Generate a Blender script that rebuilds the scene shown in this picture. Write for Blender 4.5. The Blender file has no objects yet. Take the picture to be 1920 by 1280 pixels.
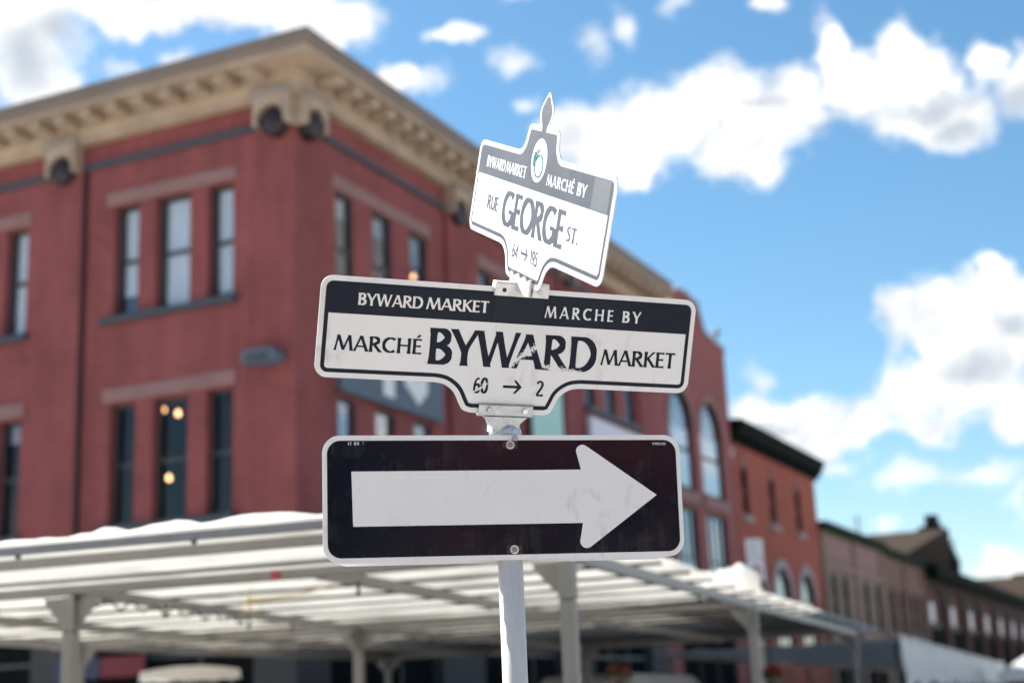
import bpy, math, random
from mathutils import Vector, Matrix
random.seed(7)
S = bpy.context.scene
COL = S.collection

# ------------------------------------------------------------------ camera
FPX, CX, CY = 2750.0, 960.0, 640.0            # focal length and centre in pixels of the 1920x1280 photograph
PITCH, ROLL = math.radians(13.916), math.radians(2.427)
EYE = Vector((0, 0, 1.6))
CF = Vector((0, math.cos(PITCH), math.sin(PITCH)))
_r0, _u0 = Vector((1, 0, 0)), Vector((0, -math.sin(PITCH), math.cos(PITCH)))
CR = math.cos(ROLL) * _r0 - math.sin(ROLL) * _u0
CU = math.cos(ROLL) * _u0 + math.sin(ROLL) * _r0
def ray(x, y):
    return (CF + CR * ((x - CX) / FPX) + CU * ((CY - y) / FPX)).normalized()
cd = bpy.data.cameras.new('camera'); cam = bpy.data.objects.new('camera', cd); COL.objects.link(cam)
cam.matrix_world = Matrix(((CR.x, CU.x, -CF.x, EYE.x), (CR.y, CU.y, -CF.y, EYE.y), (CR.z, CU.z, -CF.z, EYE.z), (0, 0, 0, 1)))
cd.sensor_width = 36.0; cd.lens = FPX * 36.0 / 1920.0
cd.clip_start = 0.05; cd.clip_end = 3000
cd.dof.use_dof = True; cd.dof.focus_distance = 3.62; cd.dof.aperture_fstop = 2.1; cd.dof.aperture_blades = 0
S.camera = cam

# ------------------------------------------------------------------ light, exposure
SUN_EL = math.radians(47)
SUN_H = Vector((-0.80, 0.60, 0)).normalized()
SUN_DIR = (SUN_H * math.cos(SUN_EL) + Vector((0, 0, math.sin(SUN_EL)))).normalized()
sl = bpy.data.lights.new('sun', 'SUN'); sl.energy = 5.0; sl.angle = math.radians(0.53); sl.color = (1.0, 0.95, 0.87)
sun = bpy.data.objects.new('sun', sl); COL.objects.link(sun)
sun.rotation_euler = (-SUN_DIR).to_track_quat('-Z', 'Y').to_euler()
S.view_settings.view_transform = 'Standard'; S.view_settings.look = 'None'
S.view_settings.gamma = 1.0; S.view_settings.use_curve_mapping = False
S.view_settings.exposure = 1.7
S.cycles.use_denoising = True; S.cycles.use_adaptive_sampling = True; S.cycles.adaptive_threshold = 0.025
S.cycles.max_bounces = 7; S.cycles.diffuse_bounces = 3; S.cycles.glossy_bounces = 3; S.cycles.transparent_max_bounces = 8
S.cycles.sample_clamp_indirect = 8.0; S.cycles.caustics_reflective = False; S.cycles.caustics_refractive = False

# world: Nishita sky with a procedural cumulus layer laid on the sky's azimuth and elevation
W = bpy.data.worlds.new('World'); S.world = W; W.use_nodes = True
W.cycles.sampling_method = 'MANUAL'; W.cycles.sample_map_resolution = 512
NT = W.node_tree; NT.nodes.clear()
def wn(t, **k):
    n = NT.nodes.new(t)
    for a, b in k.items(): setattr(n, a, b)
    return n
def wl(a, b): NT.links.new(a, b)
def wmath(op, a, b=None, c=None, clamp=False):
    n = wn('ShaderNodeMath', operation=op, use_clamp=clamp)
    for i, v in enumerate((a, b, c)):
        if v is None: continue
        if isinstance(v, (int, float)): n.inputs[i].default_value = v
        else: wl(v, n.inputs[i])
    return n.outputs[0]
def wvec(op, a, b=None):
    n = wn('ShaderNodeVectorMath', operation=op)
    for i, v in enumerate((a, b)):
        if v is None: continue
        if isinstance(v, (tuple, list)): n.inputs[i].default_value = v
        else: wl(v, n.inputs[i])
    return n
out = wn('ShaderNodeOutputWorld'); bg = wn('ShaderNodeBackground'); bg.inputs[1].default_value = 0.052
wl(bg.outputs[0], out.inputs[0])
sky = wn('ShaderNodeTexSky', sky_type='NISHITA'); sky.sun_disc = False
sky.sun_elevation = SUN_EL; sky.sun_rotation = math.atan2(SUN_H.x, SUN_H.y)
sky.altitude = 80; sky.air_density = 1.0; sky.dust_density = 0.35; sky.ozone_density = 2.0
tc = wn('ShaderNodeTexCoord'); D = tc.outputs['Generated']
sep = wn('ShaderNodeSeparateXYZ'); wl(D, sep.inputs[0])
az = wmath('ARCTAN2', sep.outputs[0], sep.outputs[1]); el = wmath('ARCSINE', sep.outputs[2])
ae = wn('ShaderNodeCombineXYZ'); wl(az, ae.inputs[0]); wl(el, ae.inputs[1])
def noise(vec, scale, detail, rough, dist=0.0):
    n = wn('ShaderNodeTexNoise'); n.inputs['Scale'].default_value = scale; n.inputs['Detail'].default_value = detail
    n.inputs['Roughness'].default_value = rough; n.inputs['Distortion'].default_value = dist; wl(vec, n.inputs['Vector']); return n
n1 = noise(D, 16, 6, 0.62)
warp = wvec('SCALE', wvec('SUBTRACT', n1.outputs['Color'], (0.5, 0.5, 0.5)).outputs[0]); warp.inputs[3].default_value = 0.055
AE = wvec('ADD', ae.outputs[0], warp.outputs[0]).outputs[0]
sep2 = wn('ShaderNodeSeparateXYZ'); wl(AE, sep2.inputs[0])
cm = wn('ShaderNodeCombineXYZ'); wl(sep2.outputs[0], cm.inputs[0]); wl(sep2.outputs[1], cm.inputs[1]); AE = cm.outputs[0]
def sky_ae(x, y):
    d = ray(x, y); return math.atan2(d.x, d.y), math.asin(d.z)
def field(blobs):
    cur = None
    for (x, y, rx, ry) in blobs:
        a, e = sky_ae(x, y)
        v = wvec('SUBTRACT', AE, (a, e, 0)).outputs[0]
        v = wvec('MULTIPLY', v, (math.cos(e) * FPX / rx, FPX / ry, 0)).outputs[0]
        L = wvec('LENGTH', v).outputs['Value']
        if cur is None: cur = L
        else:
            n = wn('ShaderNodeMath', operation='SMOOTH_MIN'); wl(cur, n.inputs[0]); wl(L, n.inputs[1]); n.inputs[2].default_value = 0.28; cur = n.outputs[0]
    return cur
CLOUDS = [(40,40,130,120),(50,150,95,70),(190,10,110,52),(330,4,120,45),(450,20,110,48),(560,25,120,60),(650,35,85,65),(610,85,60,35),
 (755,142,62,26),(868,80,58,22),(1435,6,46,20),
 (1110,270,110,90),(1240,240,120,105),(1350,185,95,80),(1390,290,120,70),(1470,210,120,95),(1553,95,38,62),(1610,165,95,85),(1690,105,52,78),
 (1745,190,110,105),(1790,235,90,65),(1846,105,26,44),(1905,150,45,75),(1435,322,20,24),(1180,315,60,45),
 (1878,508,38,30),(1775,610,108,90),(1705,590,55,60),(1850,640,105,115),(1790,725,120,85),(1915,570,70,70),(1905,760,55,70),
 (1405,755,55,45),(1460,780,85,48),(1545,762,70,56),(1620,785,60,50),(1500,815,120,34),(1690,750,55,66),(1745,800,60,34),
 (1890,1050,66,42),(1845,1068,36,20),(1950,1060,80,60)]
WISPS = [(965,116,36,26),(1105,95,34,46),(1178,62,34,44),(985,186,26,18),(960,2,32,14),(1265,6,28,22),(225,122,34,24),(335,102,42,18),(1435,330,26,34),
 (1700,890,84,26),(1850,885,80,27),(1572,868,48,18),(1680,975,30,20),(1915,930,28,32),(800,150,60,26),(1420,705,30,40)]
GREY = [(45,110,75,85),(110,60,50,40),(1830,690,95,52),(1890,610,50,50),(1760,200,110,38),(1800,250,70,36),(1440,195,60,22),(1570,250,80,20),(1900,180,40,50),(1460,800,70,16)]
fd = field(CLOUDS)
fine = noise(D, 38, 7, 0.66)
fd = wmath('ADD', fd, wmath('MULTIPLY', wmath('SUBTRACT', fine.outputs['Fac'], 0.5), 1.25))
mr = wn('ShaderNodeMapRange', interpolation_type='SMOOTHSTEP'); wl(fd, mr.inputs[0])
for i, v in ((1, 1.08), (2, 0.50), (3, 0.0), (4, 1.0)): mr.inputs[i].default_value = v
ws = wmath('ADD', field(WISPS), wmath('MULTIPLY', wmath('SUBTRACT', fine.outputs['Fac'], 0.5), 2.2))
mw = wn('ShaderNodeMapRange', interpolation_type='SMOOTHSTEP'); wl(ws, mw.inputs[0])
for i, v in ((1, 1.25), (2, 0.0), (3, 0.0), (4, 0.72)): mw.inputs[i].default_value = v
near = wmath('MAXIMUM', mr.outputs[0], mw.outputs[0])
# the rest of the sky carries the same kind of cumulus
g1 = noise(D, 4.2, 7, 0.58, 0.3)
mr2 = wn('ShaderNodeMapRange', interpolation_type='SMOOTHSTEP'); wl(g1.outputs['Fac'], mr2.inputs[0])
for i, v in ((1, 0.53), (2, 0.64), (3, 0.0), (4, 1.0)): mr2.inputs[i].default_value = v
ca, ce = sky_ae(960, 640)
vd = wvec('MULTIPLY', wvec('SUBTRACT', ae.outputs[0], (ca, ce - 0.03, 0)).outputs[0], (1 / 0.46, 1 / 0.34, 0)).outputs[0]
mr3 = wn('ShaderNodeMapRange', interpolation_type='SMOOTHSTEP'); wl(wvec('LENGTH', vd).outputs['Value'], mr3.inputs[0])
for i, v in ((1, 0.95), (2, 1.2), (3, 0.0), (4, 1.0)): mr3.inputs[i].default_value = v
mask = wmath('MAXIMUM', near, wmath('MULTIPLY', mr2.outputs[0], mr3.outputs[0]))
gf = wmath('ADD', field(GREY), wmath('MULTIPLY', wmath('SUBTRACT', fine.outputs['Fac'], 0.5), 1.1))
mr4 = wn('ShaderNodeMapRange', interpolation_type='SMOOTHSTEP'); wl(gf, mr4.inputs[0])
for i, v in ((1, 1.35), (2, 0.1), (3, 0.0), (4, 0.8)): mr4.inputs[i].default_value = v
n2 = noise(D, 20, 7, 0.62, 0.4)
mr5 = wn('ShaderNodeMapRange'); wl(n2.outputs['Fac'], mr5.inputs[0])
for i, v in ((1, 0.42), (2, 0.68), (3, 0.0), (4, 0.55)): mr5.inputs[i].default_value = v
shade = wmath('MAXIMUM', mr4.outputs[0], mr5.outputs[0])
cc = wn('ShaderNodeMix', data_type='RGBA'); wl(shade, cc.inputs['Factor'])
cc.inputs['A'].default_value = (7.8, 7.7, 7.5, 1); cc.inputs['B'].default_value = (2.7, 3.2, 3.9, 1)
mx = wn('ShaderNodeMix', data_type='RGBA'); wl(mask, mx.inputs['Factor']); hs = wn('ShaderNodeHueSaturation'); hs.inputs['Hue'].default_value = 0.488; hs.inputs['Saturation'].default_value = 1.18; wl(sky.outputs[0], hs.inputs['Color']); wl(hs.outputs[0], mx.inputs['A']); wl(cc.outputs['Result'], mx.inputs['B'])
wl(mx.outputs['Result'], bg.inputs[0])

# ------------------------------------------------------------------ materials
def mat(name, col, rough=0.7, metal=0.0, var=0.0, vscale=3.0, bump=0.0, bscale=30.0, spec=0.5, coat=0.0, col2=None, streak=False):
    m = bpy.data.materials.new(name); m.use_nodes = True; t = m.node_tree; p = t.nodes['Principled BSDF']
    p.inputs['Base Color'].default_value = (*col, 1); p.inputs['Roughness'].default_value = rough
    p.inputs['Metallic'].default_value = metal; p.inputs['Specular IOR Level'].default_value = spec
    p.inputs['Coat Weight'].default_value = coat
    if var or bump:
        c = t.nodes.new('ShaderNodeTexCoord'); v = c.outputs['Object']
        if streak:
            mp = t.nodes.new('ShaderNodeMapping'); mp.inputs['Scale'].default_value = (1, 1, 0.12); t.links.new(v, mp.inputs[0]); v = mp.outputs[0]
    if var:
        n = t.nodes.new('ShaderNodeTexNoise'); n.inputs['Scale'].default_value = vscale; n.inputs['Detail'].default_value = 5
        n.inputs['Roughness'].default_value = 0.65; t.links.new(v, n.inputs['Vector'])
        r = t.nodes.new('ShaderNodeMapRange'); r.inputs[1].default_value = 0.3; r.inputs[2].default_value = 0.7; t.links.new(n.outputs['Fac'], r.inputs[0])
        x = t.nodes.new('ShaderNodeMix'); x.data_type = 'RGBA'; t.links.new(r.outputs[0], x.inputs['Factor'])
        c2 = col2 or tuple(min(1, k * (1 + var)) for k in col)
        x.inputs['A'].default_value = (*[k * (1 - var) for k in col], 1) if not col2 else (*col, 1); x.inputs['B'].default_value = (*c2, 1)
        t.links.new(x.outputs['Result'], p.inputs['Base Color'])
        rr = t.nodes.new('ShaderNodeMapRange'); rr.inputs[3].default_value = max(0, rough - 0.08); rr.inputs[4].default_value = min(1, rough + 0.08)
        t.links.new(n.outputs['Fac'], rr.inputs[0]); t.links.new(rr.outputs[0], p.inputs['Roughness'])
    if bump:
        n = t.nodes.new('ShaderNodeTexNoise'); n.inputs['Scale'].default_value = bscale; n.inputs['Detail'].default_value = 4; t.links.new(v, n.inputs['Vector'])
        b = t.nodes.new('ShaderNodeBump'); b.inputs['Strength'].default_value = bump; b.inputs['Distance'].default_value = 0.01
        t.links.new(n.outputs['Fac'], b.inputs['Height']); t.links.new(b.outputs[0], p.inputs['Normal'])
    return m
def brick_mat(name, c1, c2, mortar, stain=0.25):
    m = bpy.data.materials.new(name); m.use_nodes = True; t = m.node_tree; p = t.nodes['Principled BSDF']; p.inputs['Roughness'].default_value = 0.85
    p.inputs['Specular IOR Level'].default_value = 0.3
    c = t.nodes.new('ShaderNodeTexCoord'); s = t.nodes.new('ShaderNodeSeparateXYZ'); t.links.new(c.outputs['Object'], s.inputs[0])
    a = t.nodes.new('ShaderNodeMath'); a.operation = 'ADD'; t.links.new(s.outputs[0], a.inputs[0]); t.links.new(s.outputs[1], a.inputs[1])
    k = t.nodes.new('ShaderNodeCombineXYZ'); t.links.new(a.outputs[0], k.inputs[0]); t.links.new(s.outputs[2], k.inputs[1])
    b = t.nodes.new('ShaderNodeTexBrick'); t.links.new(k.outputs[0], b.inputs['Vector'])
    b.inputs['Scale'].default_value = 1.0; b.inputs['Brick Width'].default_value = 0.21; b.inputs['Row Height'].default_value = 0.07
    b.inputs['Mortar Size'].default_value = 0.006; b.inputs['Mortar Smooth'].default_value = 0.3
    b.inputs['Color1'].default_value = (*c1, 1); b.inputs['Color2'].default_value = (*c2, 1); b.inputs['Mortar'].default_value = (*mortar, 1)
    n = t.nodes.new('ShaderNodeTexNoise'); n.inputs['Scale'].default_value = 0.55; n.inputs['Detail'].default_value = 8; n.inputs['Roughness'].default_value = 0.7
    t.links.new(c.outputs['Object'], n.inputs['Vector'])
    r = t.nodes.new('ShaderNodeMapRange'); r.inputs[1].default_value = 0.3; r.inputs[2].default_value = 0.7; r.inputs[3].default_value = 1 - stain; r.inputs[4].default_value = 1 + stain
    t.links.new(n.outputs['Fac'], r.inputs[0])
    mp = t.nodes.new('ShaderNodeMapping'); mp.inputs['Scale'].default_value = (1.6, 1.6, 0.16); t.links.new(c.outputs['Object'], mp.inputs[0])
    n2_ = t.nodes.new('ShaderNodeTexNoise'); n2_.inputs['Scale'].default_value = 1.5; n2_.inputs['Detail'].default_value = 6; n2_.inputs['Roughness'].default_value = 0.65; t.links.new(mp.outputs[0], n2_.inputs['Vector'])
    r2 = t.nodes.new('ShaderNodeMapRange'); r2.inputs[1].default_value = 0.35; r2.inputs[2].default_value = 0.7; r2.inputs[3].default_value = 1 + stain * 0.5; r2.inputs[4].default_value = 1 - stain * 0.8; t.links.new(n2_.outputs['Fac'], r2.inputs[0])
    mu = t.nodes.new('ShaderNodeMath'); mu.operation = 'MULTIPLY'; t.links.new(r.outputs[0], mu.inputs[0]); t.links.new(r2.outputs[0], mu.inputs[1])
    x = t.nodes.new('ShaderNodeVectorMath'); x.operation = 'SCALE'; t.links.new(b.outputs['Color'], x.inputs[0]); t.links.new(mu.outputs[0], x.inputs[3])
    t.links.new(x.outputs[0], p.inputs['Base Color'])
    bp = t.nodes.new('ShaderNodeBump'); bp.inputs['Strength'].default_value = 0.6; bp.inputs['Distance'].default_value = 0.006; bp.invert = True
    t.links.new(b.outputs['Fac'], bp.inputs['Height']); t.links.new(bp.outputs[0], p.inputs['Normal'])
    return m
def glass_mat(name, tint, refl=0.10, ior=1.6):
    m = bpy.data.materials.new(name); m.use_nodes = True; t = m.node_tree; t.nodes.remove(t.nodes['Principled BSDF'])
    o = t.nodes['Material Output']; tr = t.nodes.new('ShaderNodeBsdfTransparent'); tr.inputs[0].default_value = (*tint, 1)
    g = t.nodes.new('ShaderNodeBsdfGlossy'); g.inputs['Roughness'].default_value = 0.03; g.inputs[0].default_value = (0.95, 0.97, 1, 1)
    f = t.nodes.new('ShaderNodeLayerWeight'); f.inputs[0].default_value = 0.5
    pw = t.nodes.new('ShaderNodeMath'); pw.operation = 'POWER'; pw.inputs[1].default_value = 4.0; t.links.new(f.outputs['Facing'], pw.inputs[0])
    a = t.nodes.new('ShaderNodeMath'); a.operation = 'MULTIPLY_ADD'; a.use_clamp = True; a.inputs[1].default_value = 1 - refl; a.inputs[2].default_value = refl; t.links.new(pw.outputs[0], a.inputs[0])
    n = t.nodes.new('ShaderNodeTexNoise'); n.inputs['Scale'].default_value = 1.3; c = t.nodes.new('ShaderNodeTexCoord'); t.links.new(c.outputs['Object'], n.inputs['Vector'])
    b = t.nodes.new('ShaderNodeBump'); b.inputs['Strength'].default_value = 0.08; b.inputs['Distance'].default_value = 0.05; t.links.new(n.outputs['Fac'], b.inputs['Height']); t.links.new(b.outputs[0], g.inputs['Normal'])
    x = t.nodes.new('ShaderNodeMixShader'); t.links.new(a.outputs[0], x.inputs[0]); t.links.new(tr.outputs[0], x.inputs[1]); t.links.new(g.outputs[0], x.inputs[2])
    t.links.new(x.outputs[0], o.inputs[0]); return m
def tarp_mat(name, col, trans, tcol, dirt=0.12):
    m = bpy.data.materials.new(name); m.use_nodes = True; t = m.node_tree; p = t.nodes['Principled BSDF']; o = t.nodes['Material Output']
    p.inputs['Roughness'].default_value = 0.5; p.inputs['Specular IOR Level'].default_value = 0.25
    c = t.nodes.new('ShaderNodeTexCoord'); n = t.nodes.new('ShaderNodeTexNoise'); n.inputs['Scale'].default_value = 1.6; n.inputs['Detail'].default_value = 7
    n.inputs['Roughness'].default_value = 0.65; t.links.new(c.outputs['Object'], n.inputs['Vector'])
    x = t.nodes.new('ShaderNodeMix'); x.data_type = 'RGBA'; t.links.new(n.outputs['Fac'], x.inputs['Factor'])
    x.inputs['A'].default_value = (*[k * (1 - 2 * dirt) for k in col], 1); x.inputs['B'].default_value = (*col, 1)
    t.links.new(x.outputs['Result'], p.inputs['Base Color'])
    tl = t.nodes.new('ShaderNodeBsdfTranslucent'); tl.inputs[0].default_value = (*tcol, 1)
    s = t.nodes.new('ShaderNodeMixShader'); tv = t.nodes.new('ShaderNodeTexNoise'); tv.inputs['Scale'].default_value = 0.9; tv.inputs['Detail'].default_value = 5; tv.inputs['Distortion'].default_value = 0.8; t.links.new(c.outputs['Object'], tv.inputs['Vector'])
    tm = t.nodes.new('ShaderNodeMapRange'); tm.inputs[1].default_value = 0.3; tm.inputs[2].default_value = 0.7; tm.inputs[3].default_value = trans * 0.55; tm.inputs[4].default_value = trans * 1.45; t.links.new(tv.outputs['Fac'], tm.inputs[0]); t.links.new(tm.outputs[0], s.inputs[0])
    t.links.new(p.outputs[0], s.inputs[1]); t.links.new(tl.outputs[0], s.inputs[2]); t.links.new(s.outputs[0], o.inputs[0]); return m
def emit_mat(name, col, st):
    m = bpy.data.materials.new(name); m.use_nodes = True; p = m.node_tree.nodes['Principled BSDF']
    p.inputs['Base Color'].default_value = (*col, 1); p.inputs['Emission Color'].default_value = (*col, 1); p.inputs['Emission Strength'].default_value = st; return m
M = {}
M['ground'] = mat('ground_paving', (0.33, 0.315, 0.295), 0.9, var=0.18, vscale=0.8, bump=0.4, bscale=40)
M['red'] = brick_mat('red_painted_brick', (0.270, 0.076, 0.074), (0.240, 0.066, 0.066), (0.225, 0.066, 0.066), 0.22)
M['red2'] = brick_mat('orange_red_brick', (0.36, 0.085, 0.055), (0.31, 0.070, 0.048), (0.25, 0.09, 0.07), 0.2)
M['mauve'] = brick_mat('mauve_red_brick', (0.30, 0.095, 0.092), (0.27, 0.085, 0.085), (0.25, 0.085, 0.085), 0.15)
M['beige'] = brick_mat('beige_brick', (0.26, 0.185, 0.145), (0.23, 0.165, 0.13), (0.21, 0.16, 0.135), 0.2)
M['pink'] = brick_mat('pinkish_brick', (0.20, 0.112, 0.088), (0.18, 0.10, 0.08), (0.17, 0.11, 0.09), 0.2)
M['darkbrick'] = brick_mat('dark_brick', (0.030, 0.018, 0.016), (0.026, 0.016, 0.014), (0.028, 0.020, 0.018), 0.2)
M['arch_brick'] = brick_mat('arch_brick', (0.125, 0.048, 0.042), (0.11, 0.043, 0.037), (0.10, 0.045, 0.042), 0.2)
M['stone'] = mat('pink_grey_stone', (0.265, 0.145, 0.138), 0.85, var=0.14, vscale=2.5, bump=0.3)
M['greystone'] = mat('grey_stone', (0.33, 0.29, 0.29), 0.85, var=0.14, vscale=2.5, bump=0.3)
M['cornice'] = mat('tan_painted_cornice', (0.42, 0.32, 0.235), 0.75, var=0.18, vscale=1.6, bump=0.15)
M['fascia'] = mat('brown_fascia', (0.205, 0.152, 0.12), 0.65, var=0.10, vscale=1.6)
M['slate'] = mat('slate_blue_paint', (0.045, 0.058, 0.075), 0.5, var=0.15)
M['disc'] = mat('dark_maroon_paint', (0.018, 0.010, 0.015), 0.5, var=0.2)
M['frame'] = mat('window_frame_dark', (0.05, 0.055, 0.062), 0.5, var=0.15)
M['glass'] = glass_mat('window_glass', (0.60, 0.64, 0.70), 0.045)
M['glass_up'] = glass_mat('window_glass_clear', (0.92, 0.95, 0.97), 0.16)
M['glass_side'] = glass_mat('window_glass_side', (0.45, 0.5, 0.56), 0.06)
M['dark_pane'] = mat('dark_interior_pane', (0.012, 0.013, 0.014), 0.6, spec=0.0, var=0.2)  # opaque matte pane; the shade of the rooms behind is put into its black
M['glass_hi'] = glass_mat('window_glass_reflective', (0.80, 0.85, 0.90), 0.38)
M['blind'] = mat('white_blind', (0.78, 0.78, 0.78), 0.8, var=0.06, vscale=4)
M['inside'] = mat('dim_interior', (0.10, 0.085, 0.075), 0.9, var=0.2)
M['green'] = mat('dark_green_metal', (0.010, 0.014, 0.013), 0.9, var=0.2, spec=0.05)
M['olive'] = mat('olive_green_metal', (0.024, 0.032, 0.024), 0.9, var=0.2, spec=0.05)
M['roof'] = mat('brown_shingle', (0.034, 0.025, 0.020), 0.95, spec=0.05, var=0.25, vscale=4)
M['greyroof'] = mat('grey_metal_roof', (0.17, 0.17, 0.18), 0.5, var=0.15)
M['black'] = mat('black_paint', (0.012, 0.012, 0.013), 0.5, var=0.2)
M['brownwood'] = mat('brown_shutter', (0.11, 0.085, 0.075), 0.7, var=0.2)
M['bulb'] = emit_mat('warm_bulb', (1.0, 0.50, 0.20), 2.6)
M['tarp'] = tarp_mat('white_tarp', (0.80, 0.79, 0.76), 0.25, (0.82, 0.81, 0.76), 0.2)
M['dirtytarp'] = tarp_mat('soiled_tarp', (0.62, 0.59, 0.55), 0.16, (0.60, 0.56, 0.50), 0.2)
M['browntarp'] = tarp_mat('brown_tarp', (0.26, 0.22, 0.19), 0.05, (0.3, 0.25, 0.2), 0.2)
M['greytarp'] = tarp_mat('grey_tarp', (0.66, 0.68, 0.72), 0.15, (0.5, 0.52, 0.58), 0.2)
M['whitemetal'] = mat('weathered_white_metal', (0.20, 0.195, 0.188), 0.5, var=0.10, vscale=5, bump=0.05, streak=True)
M['darksteel'] = mat('weathered_steel', (0.045, 0.055, 0.05), 0.6, var=0.2, vscale=8, spec=0.2)
M['alu'] = mat('aluminium_channel', (0.20, 0.20, 0.21), 0.5, 0.2, var=0.14, vscale=9)
M['galv'] = mat('galvanised_steel', (0.48, 0.50, 0.52), 0.48, 0.75, var=0.22, vscale=45, bump=0.25, bscale=120)
M['zinc'] = mat('zinc_bolt', (0.66, 0.67, 0.68), 0.3, 0.9, var=0.1, vscale=90)
M['polemat'] = mat('galvanised_pole', (0.56, 0.54, 0.52), 0.40, 0.10, var=0.16, vscale=22, bump=0.08, bscale=150, streak=True)
M['aluedge'] = mat('aluminium_sheet', (0.58, 0.58, 0.59), 0.4, 0.7, var=0.1, vscale=20)
M['castalu'] = mat('cast_aluminium', (0.66, 0.655, 0.65), 0.5, 0.25, var=0.16, vscale=50, bump=0.2, bscale=140)
M['rope'] = mat('yellow_rope', (0.62, 0.42, 0.06), 0.8, var=0.2, vscale=40)
M['cable'] = mat('black_cable', (0.02, 0.022, 0.022), 0.6, var=0.2)
M['tag'] = mat('red_tag', (0.35, 0.03, 0.05), 0.6, var=0.15, vscale=30)
M['blueband'] = mat('navy_sign_panel', (0.030, 0.040, 0.085), 0.6, var=0.15)
M['redband'] = mat('red_sign_panel', (0.17, 0.010, 0.018), 0.6, var=0.15)
M['boardblue'] = mat('blue_grey_board', (0.09, 0.125, 0.17), 0.6, var=0.12)
M['white'] = mat('white_paint', (0.78, 0.78, 0.78), 0.6, var=0.05)
M['mint'] = mat('mint_banner', (0.44, 0.66, 0.62), 0.7, var=0.06)
M['lav'] = mat('pale_lavender_board', (0.68, 0.66, 0.76), 0.6, var=0.06)
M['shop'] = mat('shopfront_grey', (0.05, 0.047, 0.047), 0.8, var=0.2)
M['vanpaint'] = mat('white_van_paint', (0.55, 0.55, 0.55), 0.3, var=0.05, coat=0.5)
M['signred'] = mat('sign_red', (0.55, 0.05, 0.05), 0.5, var=0.08)

# ------------------------------------------------------------------ mesh helpers
class MB:
    def __init__(s): s.v = []; s.f = []
    def quad(s, *p):
        i = len(s.v); s.v += [tuple(q) for q in p]; s.f.append(tuple(range(i, i + len(p)))); return s
    def box(s, a, b):
        x0, y0, z0 = a; x1, y1, z1 = b; i = len(s.v)
        s.v += [(x0,y0,z0),(x1,y0,z0),(x1,y1,z0),(x0,y1,z0),(x0,y0,z1),(x1,y0,z1),(x1,y1,z1),(x0,y1,z1)]
        s.f += [tuple(i + k for k in f) for f in ((3,2,1,0),(4,5,6,7),(0,1,5,4),(1,2,6,5),(2,3,7,6),(3,0,4,7))]; return s
    def bbox(s, a, b, e=0.008):
        # a box with its edges chamfered
        a = Vector(a); b = Vector(b); i = len(s.v); e = min(e, *(abs(b[k] - a[k]) * 0.3 for k in range(3)))
        idx = {}
        for ax in range(3):
            for sx in (0, 1):
                for sy in (0, 1):
                    for sz in (0, 1):
                        q = [b[k] if (sx, sy, sz)[k] else a[k] for k in range(3)]
                        for k in range(3):
                            if k != ax: q[k] += -e if (sx, sy, sz)[k] else e
                        idx[(ax, sx, sy, sz)] = len(s.v); s.v.append(tuple(q))
        def c(ax, *t): return idx[(ax, *t)]
        for ax in range(3):
            o = [k for k in range(3) if k != ax]
            for sd in (0, 1):
                fs = []
                for (p, q) in ((0,0),(1,0),(1,1),(0,1)):
                    t = [0,0,0]; t[ax] = sd; t[o[0]] = p; t[o[1]] = q; fs.append(c(ax, *t))
                s.f.append(tuple(fs))
        for ax in range(3):
            o = [k for k in range(3) if k != ax]
            for p in (0, 1):
                for q in (0, 1):
                    t0 = [0,0,0]; t0[o[0]] = p; t0[o[1]] = q; t1 = list(t0); t1[ax] = 1
                    s.f.append((c(o[0], *t0), c(o[1], *t0), c(o[1], *t1), c(o[0], *t1)))
        for sx in (0,1):
            for sy in (0,1):
                for sz in (0,1): s.f.append((c(0,sx,sy,sz), c(1,sx,sy,sz), c(2,sx,sy,sz)))
        return s
    def poly(s, pts): return s.quad(*pts)
    def prism(s, pts2, fn, d0, d1):
        # pts2: 2D outline, fn(a, b, d) -> 3D
        n = len(pts2); i = len(s.v)
        s.v += [tuple(fn(a, b, d0)) for a, b in pts2] + [tuple(fn(a, b, d1)) for a, b in pts2]
        s.f.append(tuple(range(i, i + n))); s.f.append(tuple(range(i + 2 * n - 1, i + n - 1, -1)))
        for k in range(n): s.f.append((i + k, i + (k + 1) % n, i + n + (k + 1) % n, i + n + k))
        return s
    def tube(s, path, r, seg=8, closed=False):
        path = [Vector(p) for p in path]; n = len(path); rings = []
        for k, p in enumerate(path):
            t = (path[min(k + 1, n - 1)] - path[max(k - 1, 0)]).normalized()
            u = t.cross(Vector((0.13, 0.31, 0.94))).normalized(); w = t.cross(u)
            rr = r[k] if isinstance(r, (list, tuple)) else r
            rings.append([len(s.v) + j for j in range(seg)])
            s.v += [tuple(p + (u * math.cos(2 * math.pi * j / seg) + w * math.sin(2 * math.pi * j / seg)) * rr) for j in range(seg)]
        for a, b in zip(rings, rings[1:]):
            for j in range(seg): s.f.append((a[j], a[(j + 1) % seg], b[(j + 1) % seg], b[j]))
        s.f.append(tuple(rings[0][::-1])); s.f.append(tuple(rings[-1])); return s
    def build(s, name, m, parent=None, smooth=False, data=None):
        me = bpy.data.meshes.new(name); me.from_pydata(s.v, [], s.f); me.update()
        me.materials.append(M[m] if isinstance(m, str) else m)
        if smooth:
            for p in me.polygons: p.use_smooth = True
        o = bpy.data.objects.new(name, me); COL.objects.link(o); o.parent = parent; return o
def tag(o, label, cat, group=None, kind=None):
    o['label'] = label; o['category'] = cat
    if group: o['group'] = group
    if kind: o['kind'] = kind
    return o
def empty(name, mtx=None):
    o = bpy.data.objects.new(name, None); COL.objects.link(o); o.empty_display_size = 0.2
    if mtx is not None: o.matrix_world = mtx
    return o
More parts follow.
